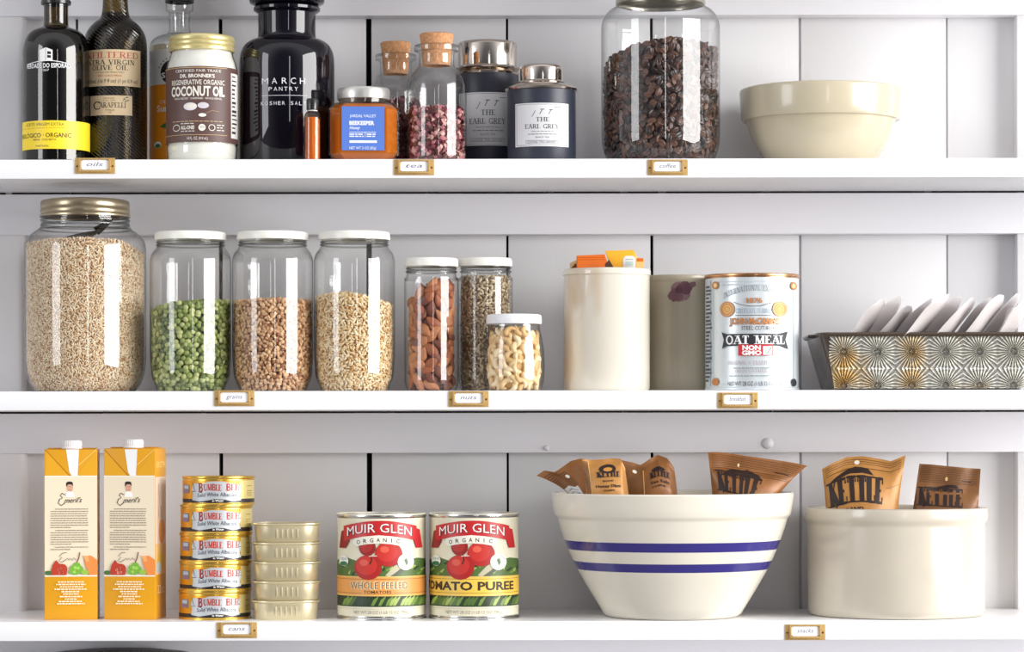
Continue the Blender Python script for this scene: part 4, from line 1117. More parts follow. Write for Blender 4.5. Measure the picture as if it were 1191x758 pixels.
# --- steel cut oatmeal can
it = Item('oatmeal_can', 875, 62, S2, 'large white and silver oatmeal can with a black banner', 'can')
SILV = mat('silver_print', (214, 221, 224), .3, metal=.25)
mb = MB(); R = it.r(55)
zt = it.z(320.5)
mb.lathe([(.01, 1.5), (R - 3, 1.5), (R - 2, 0), (R, .8), (R, 3), (R - .8, 4), (R - .8, zt - 5)], SILV, 96, mats=[SILV] * 6)
mb.build('body', it.o)
mb = MB(); mb.lathe([(R - .8, zt - 5), (R - .6, zt - 3.6), (R + .6, zt - 3), (R + .9, zt - 1.4), (R + .2, zt), (R - 2, zt), (R - 3, zt - 4), (.01, zt - 4)], mat('copper_rim', (196, 150, 110), .25, metal=.9), 96); mb.build('lid', it.o)
R = R - .7; a = cyl_art(it, R); K = ink((46, 46, 54)); GY = ink((120, 130, 138)); CU = mat('copper_ink', (190, 124, 70), .4, metal=.2); LT = ink((196, 206, 210))
for i in range(26):
    urect(a, R, it, -1.35, -1.35 + (.2 + .16 * random.random()), 331 + i * 4.4, 333 + i * 4.4 + random.random(), ink((86, 90, 96)))
urect(a, R, it, -1.06, -1.04, 325, 449, GY)
a.frame(830, 327, 923, 447, .6, LT)
for q in ((833.5, 331), (922, 332)): a.ell(q[0], q[1], 3.8, 4.6, CU); a.ell(q[0], q[1], 2, 2.6, ink((240, 210, 150)))
a.ell(833.5, 444, 3.8, 4.6, CU); a.ell(922, 445, 3, 4.6, K)
a.greek(840, 916, 330.5, 1.1, LT, 3)
a.text('INTERNATIONAL EXHIBITION', 843, 914, 341, 347, GY, 'serif', weight=.7, bend=9)
a.text('1876', 868.5, 886.5, 347, 352.6, CU, bold=.03)
for q in (847, 906):
    a.ell(q, 359.5, 8.2, 9, CU); a.ring(q, 359.5, 7.0, .5, ink((246, 214, 150))); a.ell(q, 359.5, 5, 5.6, ink((232, 180, 104))); a.ring(q, 359.5, 3, .6, CU)
a.line([(854, 351.5), (862, 354.5), (872, 356.3), (884, 356.3), (898, 352)], .6, K); a.line([(856, 367), (898, 367)], .6, K)
a.text('CERTIFICATE OF AWARD', 857, 898, 359, 364.4, ink((110, 140, 170)), 'serif', weight=.7)
a.text('JOHN McCANN\'S', 849.5, 906, 370.3, 377.3, CU, bold=.05)
a.text('STEEL CUT IRISH', 863, 901, 379.6, 384, K)
a.poly([(841, 386), (846, 388.5), (904, 388.5), (914.5, 385.5), (912, 395), (915, 406), (906, 402.5), (846, 402.5), (841.5, 406), (843.5, 395)], K)
a.text('OAT MEAL', 846, 911, 390.4, 400.4, ink((248, 248, 248)), 'serif', weight=1.35, serif=1.1)
RED = mat('red_ink', (208, 40, 48), .4)
a.rect(859.5, 401, 898, 413.8, RED)
WH = ink((248, 248, 248)); a.text('NON', 864, 884.5, 402.2, 407.2, WH, bold=.05); a.text('GMO', 863.5, 885.5, 408.2, 413, WH, bold=.05)
a.rect(887, 403, 897, 413, WH); a.line([(889, 409), (891.5, 411.5), (896, 404.5)], 1, ink((70, 120, 70)))
a.text('ORIGINAL & TRADITIONAL', 848, 905, 420, 424, ink((176, 150, 160)), 'serif', weight=.7)
a.greek(854, 900, 428, .8, GY, 5); a.text('IRISH OATMEAL', 856, 894, 430, 433.4, ink((176, 160, 164)), 'serif', weight=.7); a.greek(850, 902, 437, .8, GY, 6)
a.text('NET WT 28 OZ (1 LB 12 OZ) 793 g', 848, 909, 444, 449, K)
a.build('printing', it.o)

# --- glass loaf pan with sunburst relief
PY0 = 18.0          # front of the pan, mm behind the shelf front
it = Item('loaf_pan', 1073, 85, S2, 'pressed glass loaf pan with sunburst relief, full of white packets', 'pan', face=False)
sF = s_(PY0)
GLS = bpy.data.materials.new('smoky_pressed_glass'); GLS.use_nodes = True
nt = GLS.node_tree; p = nt.nodes['Principled BSDF']; p.inputs['Roughness'].default_value = .16; p.inputs['Metallic'].default_value = .35; p.inputs['Coat Weight'].default_value = .4
t = nt.nodes.new('ShaderNodeTexCoord'); n = nt.nodes.new('ShaderNodeTexNoise'); n.inputs['Scale'].default_value = 13; n.inputs['Detail'].default_value = 3
nt.links.new(t.outputs['Object'], n.inputs['Vector'])
rp = nt.nodes.new('ShaderNodeValToRGB'); e = rp.color_ramp.elements; e[0].position = .36; e[0].color = rgb(206, 174, 118); e[1].position = .52; e[1].color = rgb(208, 206, 196)
nt.links.new(n.outputs['Fac'], rp.inputs[0]); nt.links.new(rp.outputs[0], p.inputs['Base Color'])
DGL = mat('dark_smoky_glass', (74, 62, 50), .2, coat=.1)
z0, z1 = 0.0, (HY - 388) * sF - S2
xl0, xl1 = (962 - 1073) * sF, (951 - 1073) * sF       # left front corner bottom, top
xr0, xr1 = (1183 - 1073) * sF, (1200 - 1073) * sF
yf, yb = PY0 - 85, 115.0 - 0
def rr_ring(x0, x1, y0, y1, r, z, n=6):
    out = []
    for (cx_, cy_, a0) in ((x1 - r, y0 + r, -90), (x1 - r, y1 - r, 0), (x0 + r, y1 - r, 90), (x0 + r, y0 + r, 180)):
        for i in range(n + 1):
            a = math.radians(a0 + 90 * i / n); out.append((cx_ + r * math.cos(a), cy_ + r * math.sin(a), z))
    return out
mb = MB(); yb2 = yb - 10
mb.loft([rr_ring(xl0 + 4, xr0 - 4, yf + 8, yb2 - 8, 10, 0), rr_ring(xl0, xr0, yf + 3.5, yb2 - 4, 12, 4), rr_ring(xl1 - 6, xr1, yf + 1.5, yb2, 12, z1 - 2), rr_ring(xl1 - 2, xr1 - 4, yf + 5, yb2 - 4, 10, z1 - 2), rr_ring(xl0 + 6, xr0 - 4, yf + 7, yb2 - 10, 8, 5)], DGL, (True, True))
mb.build('body', it.o)
mb = MB()
mb.loft([rr_ring(xl1 - 9, xr1 + 2, yf - 1, yb2 + 2, 14, z1 - 3.5), rr_ring(xl1 - 10, xr1 + 3, yf - 2, yb2 + 3, 15, z1 - 1), rr_ring(xl1 - 9, xr1 + 2, yf - 1, yb2 + 2, 14, z1 + 1), rr_ring(xl1 - 3, xr1 - 3, yf + 4, yb2 - 4, 11, z1 + 1), rr_ring(xl1 - 3, xr1 - 3, yf + 4, yb2 - 4, 11, z1 - 3)], DGL, (False, False))
for i in range(80):   # small beads along the rim
    x = xl1 - 4 + i * (xr1 - xl1) / 80; mb.box((x, yf - 2, z1 - 3.4), (1.5, 1.2, 1.6), DGL, .4, 1)
mb.build('rim', it.o)
mb = MB(); mb.box((xl1 - 12, 0, z1 - 2.5), (10, 60, 4), DGL, 1.8, 3); mb.build('handle', it.o)
# sunburst panel
N, M_ = 620, 170
cxs = [(972 + 39.6 * i - 1073) * sF for i in range(7)]; cz = [(HY - 409.5) * sF - S2, (HY - 449) * sF - S2]
us = np.linspace(0, 1, N); vs_ = np.linspace(0, 1, M_)
Ug, Vg = np.meshgrid(us, vs_, indexing='ij')
Zg = 2 + Vg * (z1 - 5)
Xg = (xl0 + (xl1 - xl0) * Zg / z1) + Ug * ((xr0 + (xr1 - xr0) * Zg / z1) - (xl0 + (xl1 - xl0) * Zg / z1))
best = np.full(Xg.shape, 1e9); H = np.zeros(Xg.shape)
for c_ in cxs:
    for zc in cz:
        d = np.hypot(Xg - c_, (Zg - zc) * 1.0); ang = np.arctan2(Zg - zc, Xg - c_)
        h = np.abs(((ang * 30 / (2 * math.pi)) % 1) - .5) * 2
        h = h * np.clip(d / 5, 0.3, 1) * 2.6 * np.clip((22.5 - d) / 6, .55, 1)
        m_ = d < best; H = np.where(m_, h, H); best = np.minimum(best, d)
edge = np.minimum(np.minimum(Ug, 1 - Ug) * N / 8, 1); edge = edge * np.minimum(np.minimum(Vg, 1 - Vg) * M_ / 4 + .2, 1)
Yg = yf + 1.0 + (1 - Zg / z1) * 2.0 - H * edge + (1 - np.minimum(1, np.minimum(Ug, 1 - Ug) * 40)) * 4
Vv = np.stack([Xg, Yg, Zg], -1).reshape(-1, 3)
idx = np.arange(N * M_).reshape(N, M_)
F = np.stack([idx[:-1, :-1], idx[1:, :-1], idx[1:, 1:], idx[:-1, 1:]], -1).reshape(-1, 4)
Hc = (H[:-1, :-1] + H[1:, 1:]).reshape(-1) / 2
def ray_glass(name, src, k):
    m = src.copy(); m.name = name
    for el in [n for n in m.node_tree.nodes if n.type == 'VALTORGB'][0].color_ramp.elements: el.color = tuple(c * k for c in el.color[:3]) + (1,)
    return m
me = np_mesh('sunburst_panel', Vv, F, [ray_glass('lit_ray_glass', GLS, 1.25), ray_glass('shaded_groove_glass', GLS, .42)], (Hc < 1.15).astype(int))  # refraction painted as colour: one glass, brightened on the rays, darkened in the grooves
me.polygons.foreach_set('use_smooth', np.zeros(len(F), bool))
o = bpy.data.objects.new('sunburst_panel', me); COL.objects.link(o); o.parent = it.o
# white packets standing and leaning in the pan
PK = translucent('white_sachet', (240, 236, 236), (250, 248, 248), .30, .25)
TN = mat('sachet_contents', (226, 206, 194), .7)
def sachet(px, top, lean, y, w, label, turn=-.55):
    """a sealed pillow of translucent paper, leaning to the right and turned a little towards the room"""
    base_z = 8.0 if px > 1040 else 34.0
    o = bpy.data.objects.new('sachet', None); COL.objects.link(o)
    zr = (HY - 385) * s_(y) - S2
    L = ((HY - top) * s_(y) - S2 - base_z) / math.cos(lean)
    xr = X_(px, y) - math.tan(lean) * (zr - base_z)
    o.location = (xr * .001, y * .001, (S2 + base_z) * .001); o.rotation_euler = (0, lean, turn + random.uniform(-.1, .1))
    n, NT = 24, 18
    def ring(t, k, kt):
        edge = max(0.0, math.sin(math.pi * min(max((t - .03) / .94, 0), 1))) ** .4
        out = []
        for q in range(n):
            a = 2 * math.pi * q / n
            c_, s2 = math.cos(a), math.sin(a)
            yy = math.copysign(abs(s2) ** .6, s2) * w / 2 * k * (1 - .75 * max(0.0, (t - .72) / .28) ** 3)
            xx = (.25 + 3.6 * edge * kt * (1 - abs(yy / (w / 2)) ** 2.2)) * math.copysign(abs(c_) ** .8, c_)
            xx += .9 * math.sin(t * 9 + px + yy * .12)
            out.append((xx, yy, t * L))
        return out
    mb = MB(); mb.loft([ring(i / NT, 1, 1) for i in range(NT + 1)], PK); mb.build('wrapper', o)
    mb = MB(); mb.loft([ring(i / NT, .72, .7) for i in range(3, NT - 1)], TN); mb.build('filling', o)
    tag(o, label, 'sachet', 'white sachets in the loaf pan'); return o
lb = 'thin white sachet in the glass loaf pan, '
for px, top, ln, y, w, l in ((1006, 350, .66, 66, 40, lb + 'the first one beyond the empty end'), (1024, 346, .62, 84, 40, lb + 'the second one, with a sharp raised corner'),
                             (1040, 358, .74, 62, 40, lb + 'a low one, third from the empty end'), (1056, 350, .74, 80, 44, lb + 'fourth from the empty end'),
                             (1074, 345, .76, 66, 44, lb + 'the tall one before the narrow joint'), (1092, 347, .68, 82, 44, lb + 'just past the narrow wall joint'),
                             (1108, 350, .72, 62, 44, lb + 'seventh from the empty end'), (1124, 348, .70, 82, 44, lb + 'eighth from the empty end'),
                             (1141, 346, .68, 64, 44, lb + 'third from the edge of the photo'), (1158, 345, .66, 82, 44, lb + 'second from the edge of the photo'),
                             (1175, 345, .62, 64, 44, lb + 'cut off by the edge of the photo')):
    sachet(px, top, ln, y, w, l)
# ------------------------------------------------------------------ bottom shelf
# --- broth cartons
def carton(cx, y, w, d, extra, label, rows, lean=0):
    it = Item('broth_carton', cx, y, S3, label, 'carton', 'yellow and cream broth cartons', extra=extra)
    OG = mat('carton_gold', (220, 156, 24), .4); CRM = mat('carton_cream', (234, 220, 192), .45)
    hw = w / 2; yf = d / 2
    zt = it.zf(rows, yf)
    mb = MB()
    mb.box((0, 0, zt / 2), (w, d, zt), OG, 1.0, 2)
    # folded ears and the flat seam on top
    mb.box((0, 2, zt + .8), (w - 4, d * .2, 1.6), OG, .5)
    mb.build('body', it.o)
    cap = MB(); WC = mat('white_cap', (240, 241, 244), .35)
    prf = [(11.5, zt + .2), (12.2, zt + .8), (12.2, zt + 2.4), (11.4, zt + 3), (11.6, zt + 3.4), (11.6, zt + 9.6), (10.6, zt + 10.6), (.01, zt + 10.8)]
    cap.lathe(prf, WC, 36, c=(0, -8))
    for k in range(30):
        a_ = 2 * math.pi * k / 30; cap.box((11.7 * math.sin(a_), -8 - 11.7 * math.cos(a_), zt + 6.4), (.7, .7, 6), WC, .2, 1)
    cap.build('cap', it.o)
    s = s_(y - yf)
    a = Art(lambda u, v, o: (u, -yf - o, v), lambda px: (px - 83) * s, lambda py: (HY - py) * s - S3, 0, start=.0)
    dY = rows - 521
    K = ink((70, 62, 56)); BK = ink((34, 30, 30))
    Y = lambda q: q + dY * .5
    x0, x1 = 83 - hw / s + .3, 83 + hw / s - .3
    a.rect(x0, 553, x1, 668, CRM)
    a.rect(x0, 552.2, x1, 553.2, ink((252, 246, 232))); a.rect(x0, 667.8, x1, 669.4, ink((252, 246, 232)))
    # folded triangles at the head of the front
    DG = mat('carton_gold_fold', (226, 164, 32), .4)
    a.poly([(x0 + 1.6, 523), (x0 + .6, 552), (80, 552)], DG); a.poly([(x1 - 1.6, 523), (x1 - .6, 552), (90, 552)], DG)
    a.line([(x0 + .8, 522), (82, 552.4)], .9, ink((176, 112, 14))); a.line([(x1 - .8, 522), (92, 540)], .7, ink((250, 214, 120)))
    a.poly([(77.5, 521.6), (92.5, 521.6), (90.8, 552.6), (84.4, 552.6), (81.4, 548)], ink((240, 240, 240)))
    # portrait: dark hair, face, white collar
    a.ell(81.6, 562.8, 4.0, 3.6, ink((56, 46, 44))); a.ell(81.9, 566.4, 3.6, 4.6, ink((214, 164, 136))); a.poly([(77, 577), (78, 571.5), (81.5, 570.2), (86, 571.5), (87.5, 577)], ink((246, 242, 236)))
    a.ell(81.6, 560.6, 3.8, 1.7, ink((44, 36, 34))); a.ell(80.6, 565, .5, .4, BK, 8); a.ell(83.4, 565, .5, .4, BK, 8); a.line([(80.6, 568.6), (82, 569.1), (83.4, 568.6)], .35, ink((170, 90, 80)))
    # script name
    a.line([(76.5, 574.5), (73, 572.5), (71, 575), (73.5, 578), (70, 579.5), (68.5, 584), (72, 587), (76.5, 583.5)], .8, BK)
    a.text("meril's", 75.5, 96, 577.8, 583.8, BK, shear=.45, bold=.0, slant=.6)
    r = 590.5; i = 0
    for para in (9, 7, 2):
        for j in range(para):
            ind = 5 if j == 0 else 0
            a.greek(60 + ind, 103, r, .85, ink((138, 126, 114)), i, last=(.55 if j == para - 1 else 1.0), word=(1.2, 4.2), gap=.7); r += 2.66; i += 1
        r += .8
    # signature and vegetables
    a.line([(78, 641.5), (73.5, 642), (70, 646), (73, 647), (69.5, 650.5), (72, 653), (77, 650), (79, 648), (80.5, 650.5), (82, 648), (84.5, 650.5), (86.5, 647.5), (89, 650)], .6, ink((80, 56, 50)))
    a.line([(93.5, 641), (92, 648), (89, 655)], 1.1, ink((110, 50, 44)))
    OGc = (ink((236, 140, 70)), ink((244, 170, 104)))
    a.ell(108, 659.5, 6, 8, OGc[0]); a.ell(105.5, 655, 5, 6, OGc[1]) if hw > 33 else None
    a.poly([(98, 646), (106, 645), (x1, 650), (x1, 667.6), (104, 667.6), (99.5, 655)], OGc[0]); a.poly([(97, 645), (103, 645.5), (104, 652), (100.5, 652)], OGc[1])
    a.ell(66, 662, 5.5, 5.4, ink((190, 56, 36))); a.ell(73, 661, 6, 6.4, ink((170, 44, 34))); a.ell(69, 658, 4.5, 4, ink((206, 78, 48)))
    a.poly([(62, 656), (66, 650), (70, 655), (75, 655), (79, 660), (78, 667.6), (59, 667.6)], ink((186, 60, 40)))
    for q in ((67, 660), (71, 658.5), (72, 663), (68.5, 663.5)): a.text('ll', q[0], q[0] + 2, q[1], q[1] + 3, ink((246, 206, 180)), newlayer=False)
    for q in ((86, 660, 4), (90, 657, 4.2), (93, 661, 4.4), (89, 663.6, 4), (84, 664, 3)): a.ell(q[0], q[1], q[2], q[2], ink((120, 178, 60)), 12)
    for q in ((88, 659, 2), (91.5, 659.5, 2), (87, 664, 1.8)): a.ell(q[0], q[1], q[2], q[2], ink((160, 210, 92)), 9)
    a.ell(99, 664.5, 4.4, 3, ink((150, 190, 76))); a.ell(57, 665, 4, 2.6, ink((70, 110, 60)))
    W = ink((252, 240, 206))
    for q, (u0, u1) in zip((675, 677.8, 680.6, 683.4, 686.2, 689, 692, 694.8, 697.6, 700.2), ((68, 98), (66, 100), (70, 97), (64, 101), (72, 94), (74, 92), (70, 96), (76, 90), (69, 97), (67, 99))):
        a.greek(u0, u1, q, 1.3, W, int(q), word=(1.6, 4.5), gap=.7)
    a.build('front_print', it.o)
    # side print (the face turned to the right)
    b = Art(lambda u, v, o: (hw + o, u, v), lambda t_: (t_ - .5) * d, lambda py: (HY - py) * s - S3, 0, start=.0)
    b.rect(0.01, 554, .99, 632, ink((236, 214, 190))); b.rect(.01, 632, .99, 668, ink((240, 196, 120)))
    b.text('BROTH', .15, .9, 536, 543, ink((250, 216, 130))); b.line([(.3, 562), (.36, 580), (.3, 600)], 1.0, ink((90, 70, 66))); b.line([(.5, 588), (.6, 600), (.52, 612)], 2.2, ink((150, 120, 110)))
    b.ell(.6, 618, .28, 14, ink((236, 156, 60))); b.ell(.5, 652, .3, 10, ink((236, 196, 60))); b.ell(.3, 660, .2, 7, ink((190, 210, 220)))
    b.text('32oz', .2, .8, 680, 690, ink((252, 232, 180))); b.build('side_print', it.o)
    return it
c_a = carton(84, 64, 61.5, 58, -0.06, 'left broth carton, gold and cream with a chef portrait and white cap', 521.5)
c_b = carton(157, 64, 61.5, 58, -0.23, 'right broth carton, turned to show its printed side, beside the tuna cans', 520.5)

# --- tuna cans
def tuna_can(cx, y, base, label, turn=0.0):
    it = Item('tuna_can', cx, y, S3, label, 'can', 'stacked tuna cans', base=base, extra=turn)
    R = 43.2; H = 33.6
    GD = mat('gold_can', (228, 184, 84), .24, metal=.8); PAL = mat('pale_gold_print', (226, 208, 140), .28, metal=.5); OGD = mat('amber_print', (222, 156, 44), .28, metal=.5)
    mb = MB()
    prf = [(.01, 1.2), (R - 3, 1.2), (R - 2.2, 0), (R - .2, 0), (R, 1), (R - .4, 2), (R - 1, 2.6), (R - 1, H - 3), (R - .4, H - 2.4), (R, H - 1.4), (R - .2, H), (R - 2, H), (R - 2.6, H - 1.6), (.01, H - 1.6)]
    mb.lathe(prf, GD, 80); mb.build('body', it.o)
    r = R - .95
    a = Art(lambda u, v, o: ((r + o) * math.sin(u / r), -(r + o) * math.cos(u / r), v), lambda x: r * math.asin(max(-.995, min(.995, x / 41.5))), lambda q: 33.0 - q, 3.0, start=.05)
    # q = mm below the top
    def ur(u0, u1, q0, q1, m): a.raw([(r * u0, 33 - q1), (r * u1, 33 - q1), (r * u1, 33 - q0), (r * u0, 33 - q0)], [(0, 1, 2, 3)], m)
    ur(-2.6, 2.6, 4, 30, OGD); ur(.75, 2.6, 4, 30, PAL); ur(-2.6, 2.6, 25.5, 30, mat('black_print', (38, 32, 30), .35))
    SV = mat('silver_label', (192, 197, 200), .45, metal=.3)
    a.poly([(-25, 7), (-16, 8), (-6, 5), (8, 5), (20, 7.5), (28, 8), (29, 16), (27, 22), (29, 27), (20, 28.5), (10, 26), (0, 25.5), (-8, 27), (-18, 28.5), (-27, 27), (-26, 20), (-27.5, 14)], SV)
    RD = mat('bee_red', (186, 52, 34), .35); BK = ink((36, 40, 60))
    a.text('B', -19.6, -14, 7.2, 17.6, BK, 'serif', weight=1.5); a.text('B', -20, -14.6, 6.8, 16.8, RD, 'serif', weight=1.0)
    a.text('UMBLE', -13.6, 7.6, 8.4, 15.8, RD, 'serif', weight=1.45, bend=.6, slant=-.5); a.text('BEE', 12, 26.5, 7.8, 15.8, RD, 'serif', weight=1.45)
    a.line([(-26, 7), (-24.5, 14), (-22, 16.5), (-27, 17)], .6, BK); a.line([(27.5, 8), (25.5, 14), (29, 15)], .6, BK)
    a.text('Solid White Albacore', -20.5, 24, 19, 23.6, BK, bend=1.2, shear=.1)
    a.text('in Water', -3, 10, 26.2, 28.6, ink((240, 240, 236)), bold=.02)
    a.rect(-38, 9, -30.5, 19, ink((120, 124, 140))); a.rect(-37, 10, -31.5, 14, ink((180, 190, 206))); a.rect(-36.5, 15, -32, 18, ink((150, 110, 130)))
    for q in (10, 16, 18.4, 21): ur(1.0, 1.24, q, q + .9, ink((150, 130, 70)))
    a.build('label', it.o)
    return it
for i, (cx, l) in enumerate(((249.5, 'tuna can at the bottom of its stack'), (250.3, 'second tuna can from the bottom of the stack'), (250.8, 'middle tuna can of the stack of five'),
                             (251.5, 'fourth tuna can up, just below the top one'), (254, 'topmost tuna can of the stack of five'))):
    tuna_can(cx, 62, i * 33.62, l, turn=(0, .02, 0, -.03, -.10)[i])

# --- sardine tins
def sardine_tin(cx, y, base, label):
    it = Item('sardine_tin', cx, y, S3, label, 'tin', 'stacked gold sardine tins', base=base)
    G = mat('pale_gold_tin', (224, 212, 176), .36, metal=.6)
    def rr(w, d, r, z): return rr_ring(-w / 2, w / 2, -d / 2, d / 2, r, z, 8)
    mb = MB()
    mb.loft([rr(68, 50, 20, 1.5), rr(71, 53, 21, 0), rr(73, 55, 22, 1.2), rr(75.5, 57.5, 23, 15), rr(76, 58, 23, 19.5), rr(79.5, 61, 25, 20.3), rr(80.6, 62, 25, 21.2), rr(80, 61.6, 25, 22.4), rr(77.5, 59, 24, 22.6), rr(76.5, 58, 23.5, 21.2)], G)
    mb.build('body', it.o)
    mb = MB()
    for i in range(5):
        x = -12 + i * 6; mb.box((x, -28.2, 10.5), (2.4, 1.6, 11), G, .7, 2, Matrix.Rotation(.07, 3, 'X'))
    mb.build('embossed_ribs', it.o)
    mb = MB(); mb.loft([rr(74, 56, 22, 21.8), rr(60, 42, 16, 21.8), rr(58, 40, 15, 21.2)], G, (False, True)); mb.build('lid', it.o)
for i, (cx, l) in enumerate(((332, 'gold sardine tin at the bottom of its stack'), (333.5, 'second gold sardine tin from the bottom'), (333, 'middle gold sardine tin of its stack'),
                             (333, 'fourth gold sardine tin up, just below the top one'), (333.8, 'topmost gold sardine tin of its stack'))):
    sardine_tin(cx, 50, i * 22.7, l)

# --- tomato cans
def tomato_can(cx, hw, y, label, band, kind, top=597):
    it = Item('tomato_can', cx, y, S3, label, 'can', 'tomato cans with red banner labels')
    R = it.r(hw); zt = it.z(top)
    ST = mat('tin_steel', (206, 204, 200), .22, metal=.95)
    mb = MB()
    mb.lathe([(.01, 2), (R - 3, 2), (R - 2, 0), (R - .2, 0), (R, 1.2), (R - .4, 2.6), (R - 1.4, 3.4), (R - 1.4, zt - 4.4), (R - .6, zt - 3.4), (R, zt - 2.2), (R - .4, zt - .2), (R - 2, zt), (R - 3, zt - 3), (R - 10, zt - 3), (R - 11, zt - 3.8), (.01, zt - 3.8)], ST, 96)
    mb.build('body', it.o)
    r = R - 1.3; a = cyl_art(it, r, start=.05)
    CR = mat('can_cream', (232, 226, 200), .4); GN = mat('field_green', (84, 112, 54), .45); DG = mat('field_dark', (44, 62, 38), .45); LG = mat('field_light', (166, 186, 96), .45)
    urect(a, r, it, -3.1, 3.1, 597.5, 716.5, CR)
    urect(a, r, it, -3.1, 3.1, 653, 705.5, DG)
    X = lambda q: cx + q * hw / 52.0
    # rolling field rows above the band
    a.poly([(X(-50), 652), (X(-40), 648), (X(-28), 652), (X(-10), 654), (X(10), 656), (X(26), 652), (X(40), 649), (X(50), 651), (X(50), 671), (X(-50), 671)], GN)
    rr_ = random.Random(int(cx))
    for i in range(26):
        x = -50 + i * 3.9; h = rr_.uniform(3, 8); yy = rr_.uniform(655, 668)
        a.poly([(X(x), yy), (X(x + h * .9), yy - 3.5), (X(x + h), yy - 2), (X(x + 2), yy + 2)], (LG, DG, mat('field_mid', (118, 146, 66), .45))[i % 3], newlayer=(i % 3 == 0))
    a.poly([(X(4), 669), (X(14), 658), (X(30), 650), (X(34), 653), (X(20), 662), (X(12), 671)], ink((196, 190, 160)))
    a.poly([(X(8), 671), (X(22), 661), (X(26), 663), (X(15), 671)], ink((92, 100, 84)))
    for i in range(24):   # leaf rows below the band
        x = -49 + i * 4.1; a.poly([(X(x), 704), (X(x + 3), 697), (X(x + 9), 692.5), (X(x + 8), 696), (X(x + 3.4), 704)], (GN, LG, mat('field_mid', (118, 146, 66), .45), DG)[rr_.randrange(4)], newlayer=(i % 4 == 0))
    # band
    urect(a, r, it, -3.1, 3.1, 670, 693, mat('band_edge', (240, 196, 104), .4))
    urect(a, r, it, -3.1, 3.1, 671.2, 691.8, mat('band_' + kind, band, .4))
    urect(a, r, it, -3.1, 3.1, 673, 673.5, ink((150, 96, 40))); urect(a, r, it, -3.1, 3.1, 689.2, 689.7, ink((150, 96, 40)))
    if kind == 'peeled':
        a.text('WHOLE PEELED', X(-35.6), X(28), 676.4, 684.6, ink((246, 236, 200)), bold=.03); a.text('WHOLE PEELED', X(-35), X(28.6), 676.6, 684.4, ink((92, 66, 40)), bold=-.005)
        a.rect(X(-22), 686.4, X(14), 690.6, mat('band_peeled', band, .4)); a.text('TOMATOES', X(-20), X(11), 686.6, 690, ink((96, 60, 30)), bold=.02)
    else:
        a.text('TOMATO PUREE', X(-51), X(44), 676.8, 686, ink((64, 48, 34)), bold=.035)
    # tomatoes
    def tom(qx, qy, rx, ry, c1, c2, c3):
        a.ell(X(qx), qy, rx, ry, ink(c1)); a.ell(X(qx) - rx * .12, qy - ry * .15, rx * .78, ry * .76, ink(c2)); a.ell(X(qx) - rx * .3, qy - ry * .38, rx * .32, ry * .26, ink(c3))
    tom(-16, 636, 9.5, 10, (150, 32, 30), (176, 44, 38), (196, 70, 56))
    tom(8, 644, 15.5, 14.5, (178, 36, 34), (200, 50, 42), (226, 96, 74))
    tom(-15, 659.5, 15.5, 14.5, (176, 36, 34), (204, 52, 44), (222, 92, 76))
    a.line([(X(-12), 645.5), (X(-11), 651), (X(-13), 656)], 1.5, ink((56, 40, 30))); a.line([(X(-14), 646.5), (X(-5), 646)], .9, ink((236, 220, 210)))
    a.ell(X(27), 653.5, 9.2, 9.6, ink((232, 234, 228))); a.ring(X(27), 653.5, 7.4, .5, ink((170, 180, 160))); a.poly([(X(25), 651), (X(28), 649), (X(29.5), 654), (X(27.5), 658)], ink((110, 130, 96)))
    a.ell(X(-42), 652.5, 5.2, 6, ink((240, 242, 236))); a.ell(X(-42), 655.5, 4, 2.6, ink((60, 120, 80))); a.text('USDA', X(-45.4), X(-38.6), 648.6, 651.4, ink((90, 130, 96)))
    # banner
    RD = mat('banner_red', (196, 38, 42), .38); DR = mat('banner_dark', (146, 30, 34), .4)
    a.poly([(X(-47), 637.5), (X(-44.5), 618), (X(-36), 614), (X(-36), 630), (X(-40), 637.5)], DR); a.poly([(X(38.5), 637.5), (X(36), 628), (X(36), 613.5), (X(42.5), 616), (X(45.5), 637.5)], RD)
    n = 16
    up = [(-42 + 81 * i / n) for i in range(n + 1)]
    a.poly([(X(q), 605.2 + 6.5 * ((q + 1.5) / 40.5) ** 2) for q in up] + [(X(q), 622.5 + 6.5 * ((q + 1.5) / 40.5) ** 2) for q in reversed(up)], RD)
    a.text('MUIR GLEN', X(-37.5), X(34), 614, 624, ink((120, 26, 30)), bold=.015, bend=4.8); a.text('MUIR GLEN', X(-38), X(33.4), 613.4, 623.4, ink((248, 244, 238)), bold=.0, bend=4.8)
    a.poly([(X(-32), 631), (X(-30), 626), (X(-20), 623.6), (X(-3), 622), (X(12), 623.4), (X(24), 626), (X(26), 631), (X(22), 635), (X(10), 632.4), (X(-3), 631.4), (X(-18), 632.6), (X(-28), 635.2)], ink((240, 236, 220)))
    for i, ch in enumerate('ORGANIC'):
        q = -27.5 + i * 7.3; dy = 3.0 * ((q + 3) / 27) ** 2
        a.text(ch, X(q + (0 if ch != 'I' else 1.6)), X(q + (4 if ch != 'I' else 2.6)), 625.4 + dy, 629.8 + dy, ink((60, 50, 48)), bold=.02, newlayer=False)
    a.text('NET WT 28 OZ (1 LB 12 OZ) 794 g', X(-31), X(30), 710, 713.4, ink((130, 124, 112)))
    urect(a, r, it, -3.1, 3.1, 707.4, 707.8, ink((200, 192, 170)))
    a.build('label', it.o)
tomato_can(443.5, 52.5, 60, 'left tomato can, labelled whole peeled on an orange band', (232, 160, 84), 'peeled')
tomato_can(551, 53, 64, 'right tomato can, labelled tomato puree on a yellow band', (242, 202, 84), 'puree', 596.5)

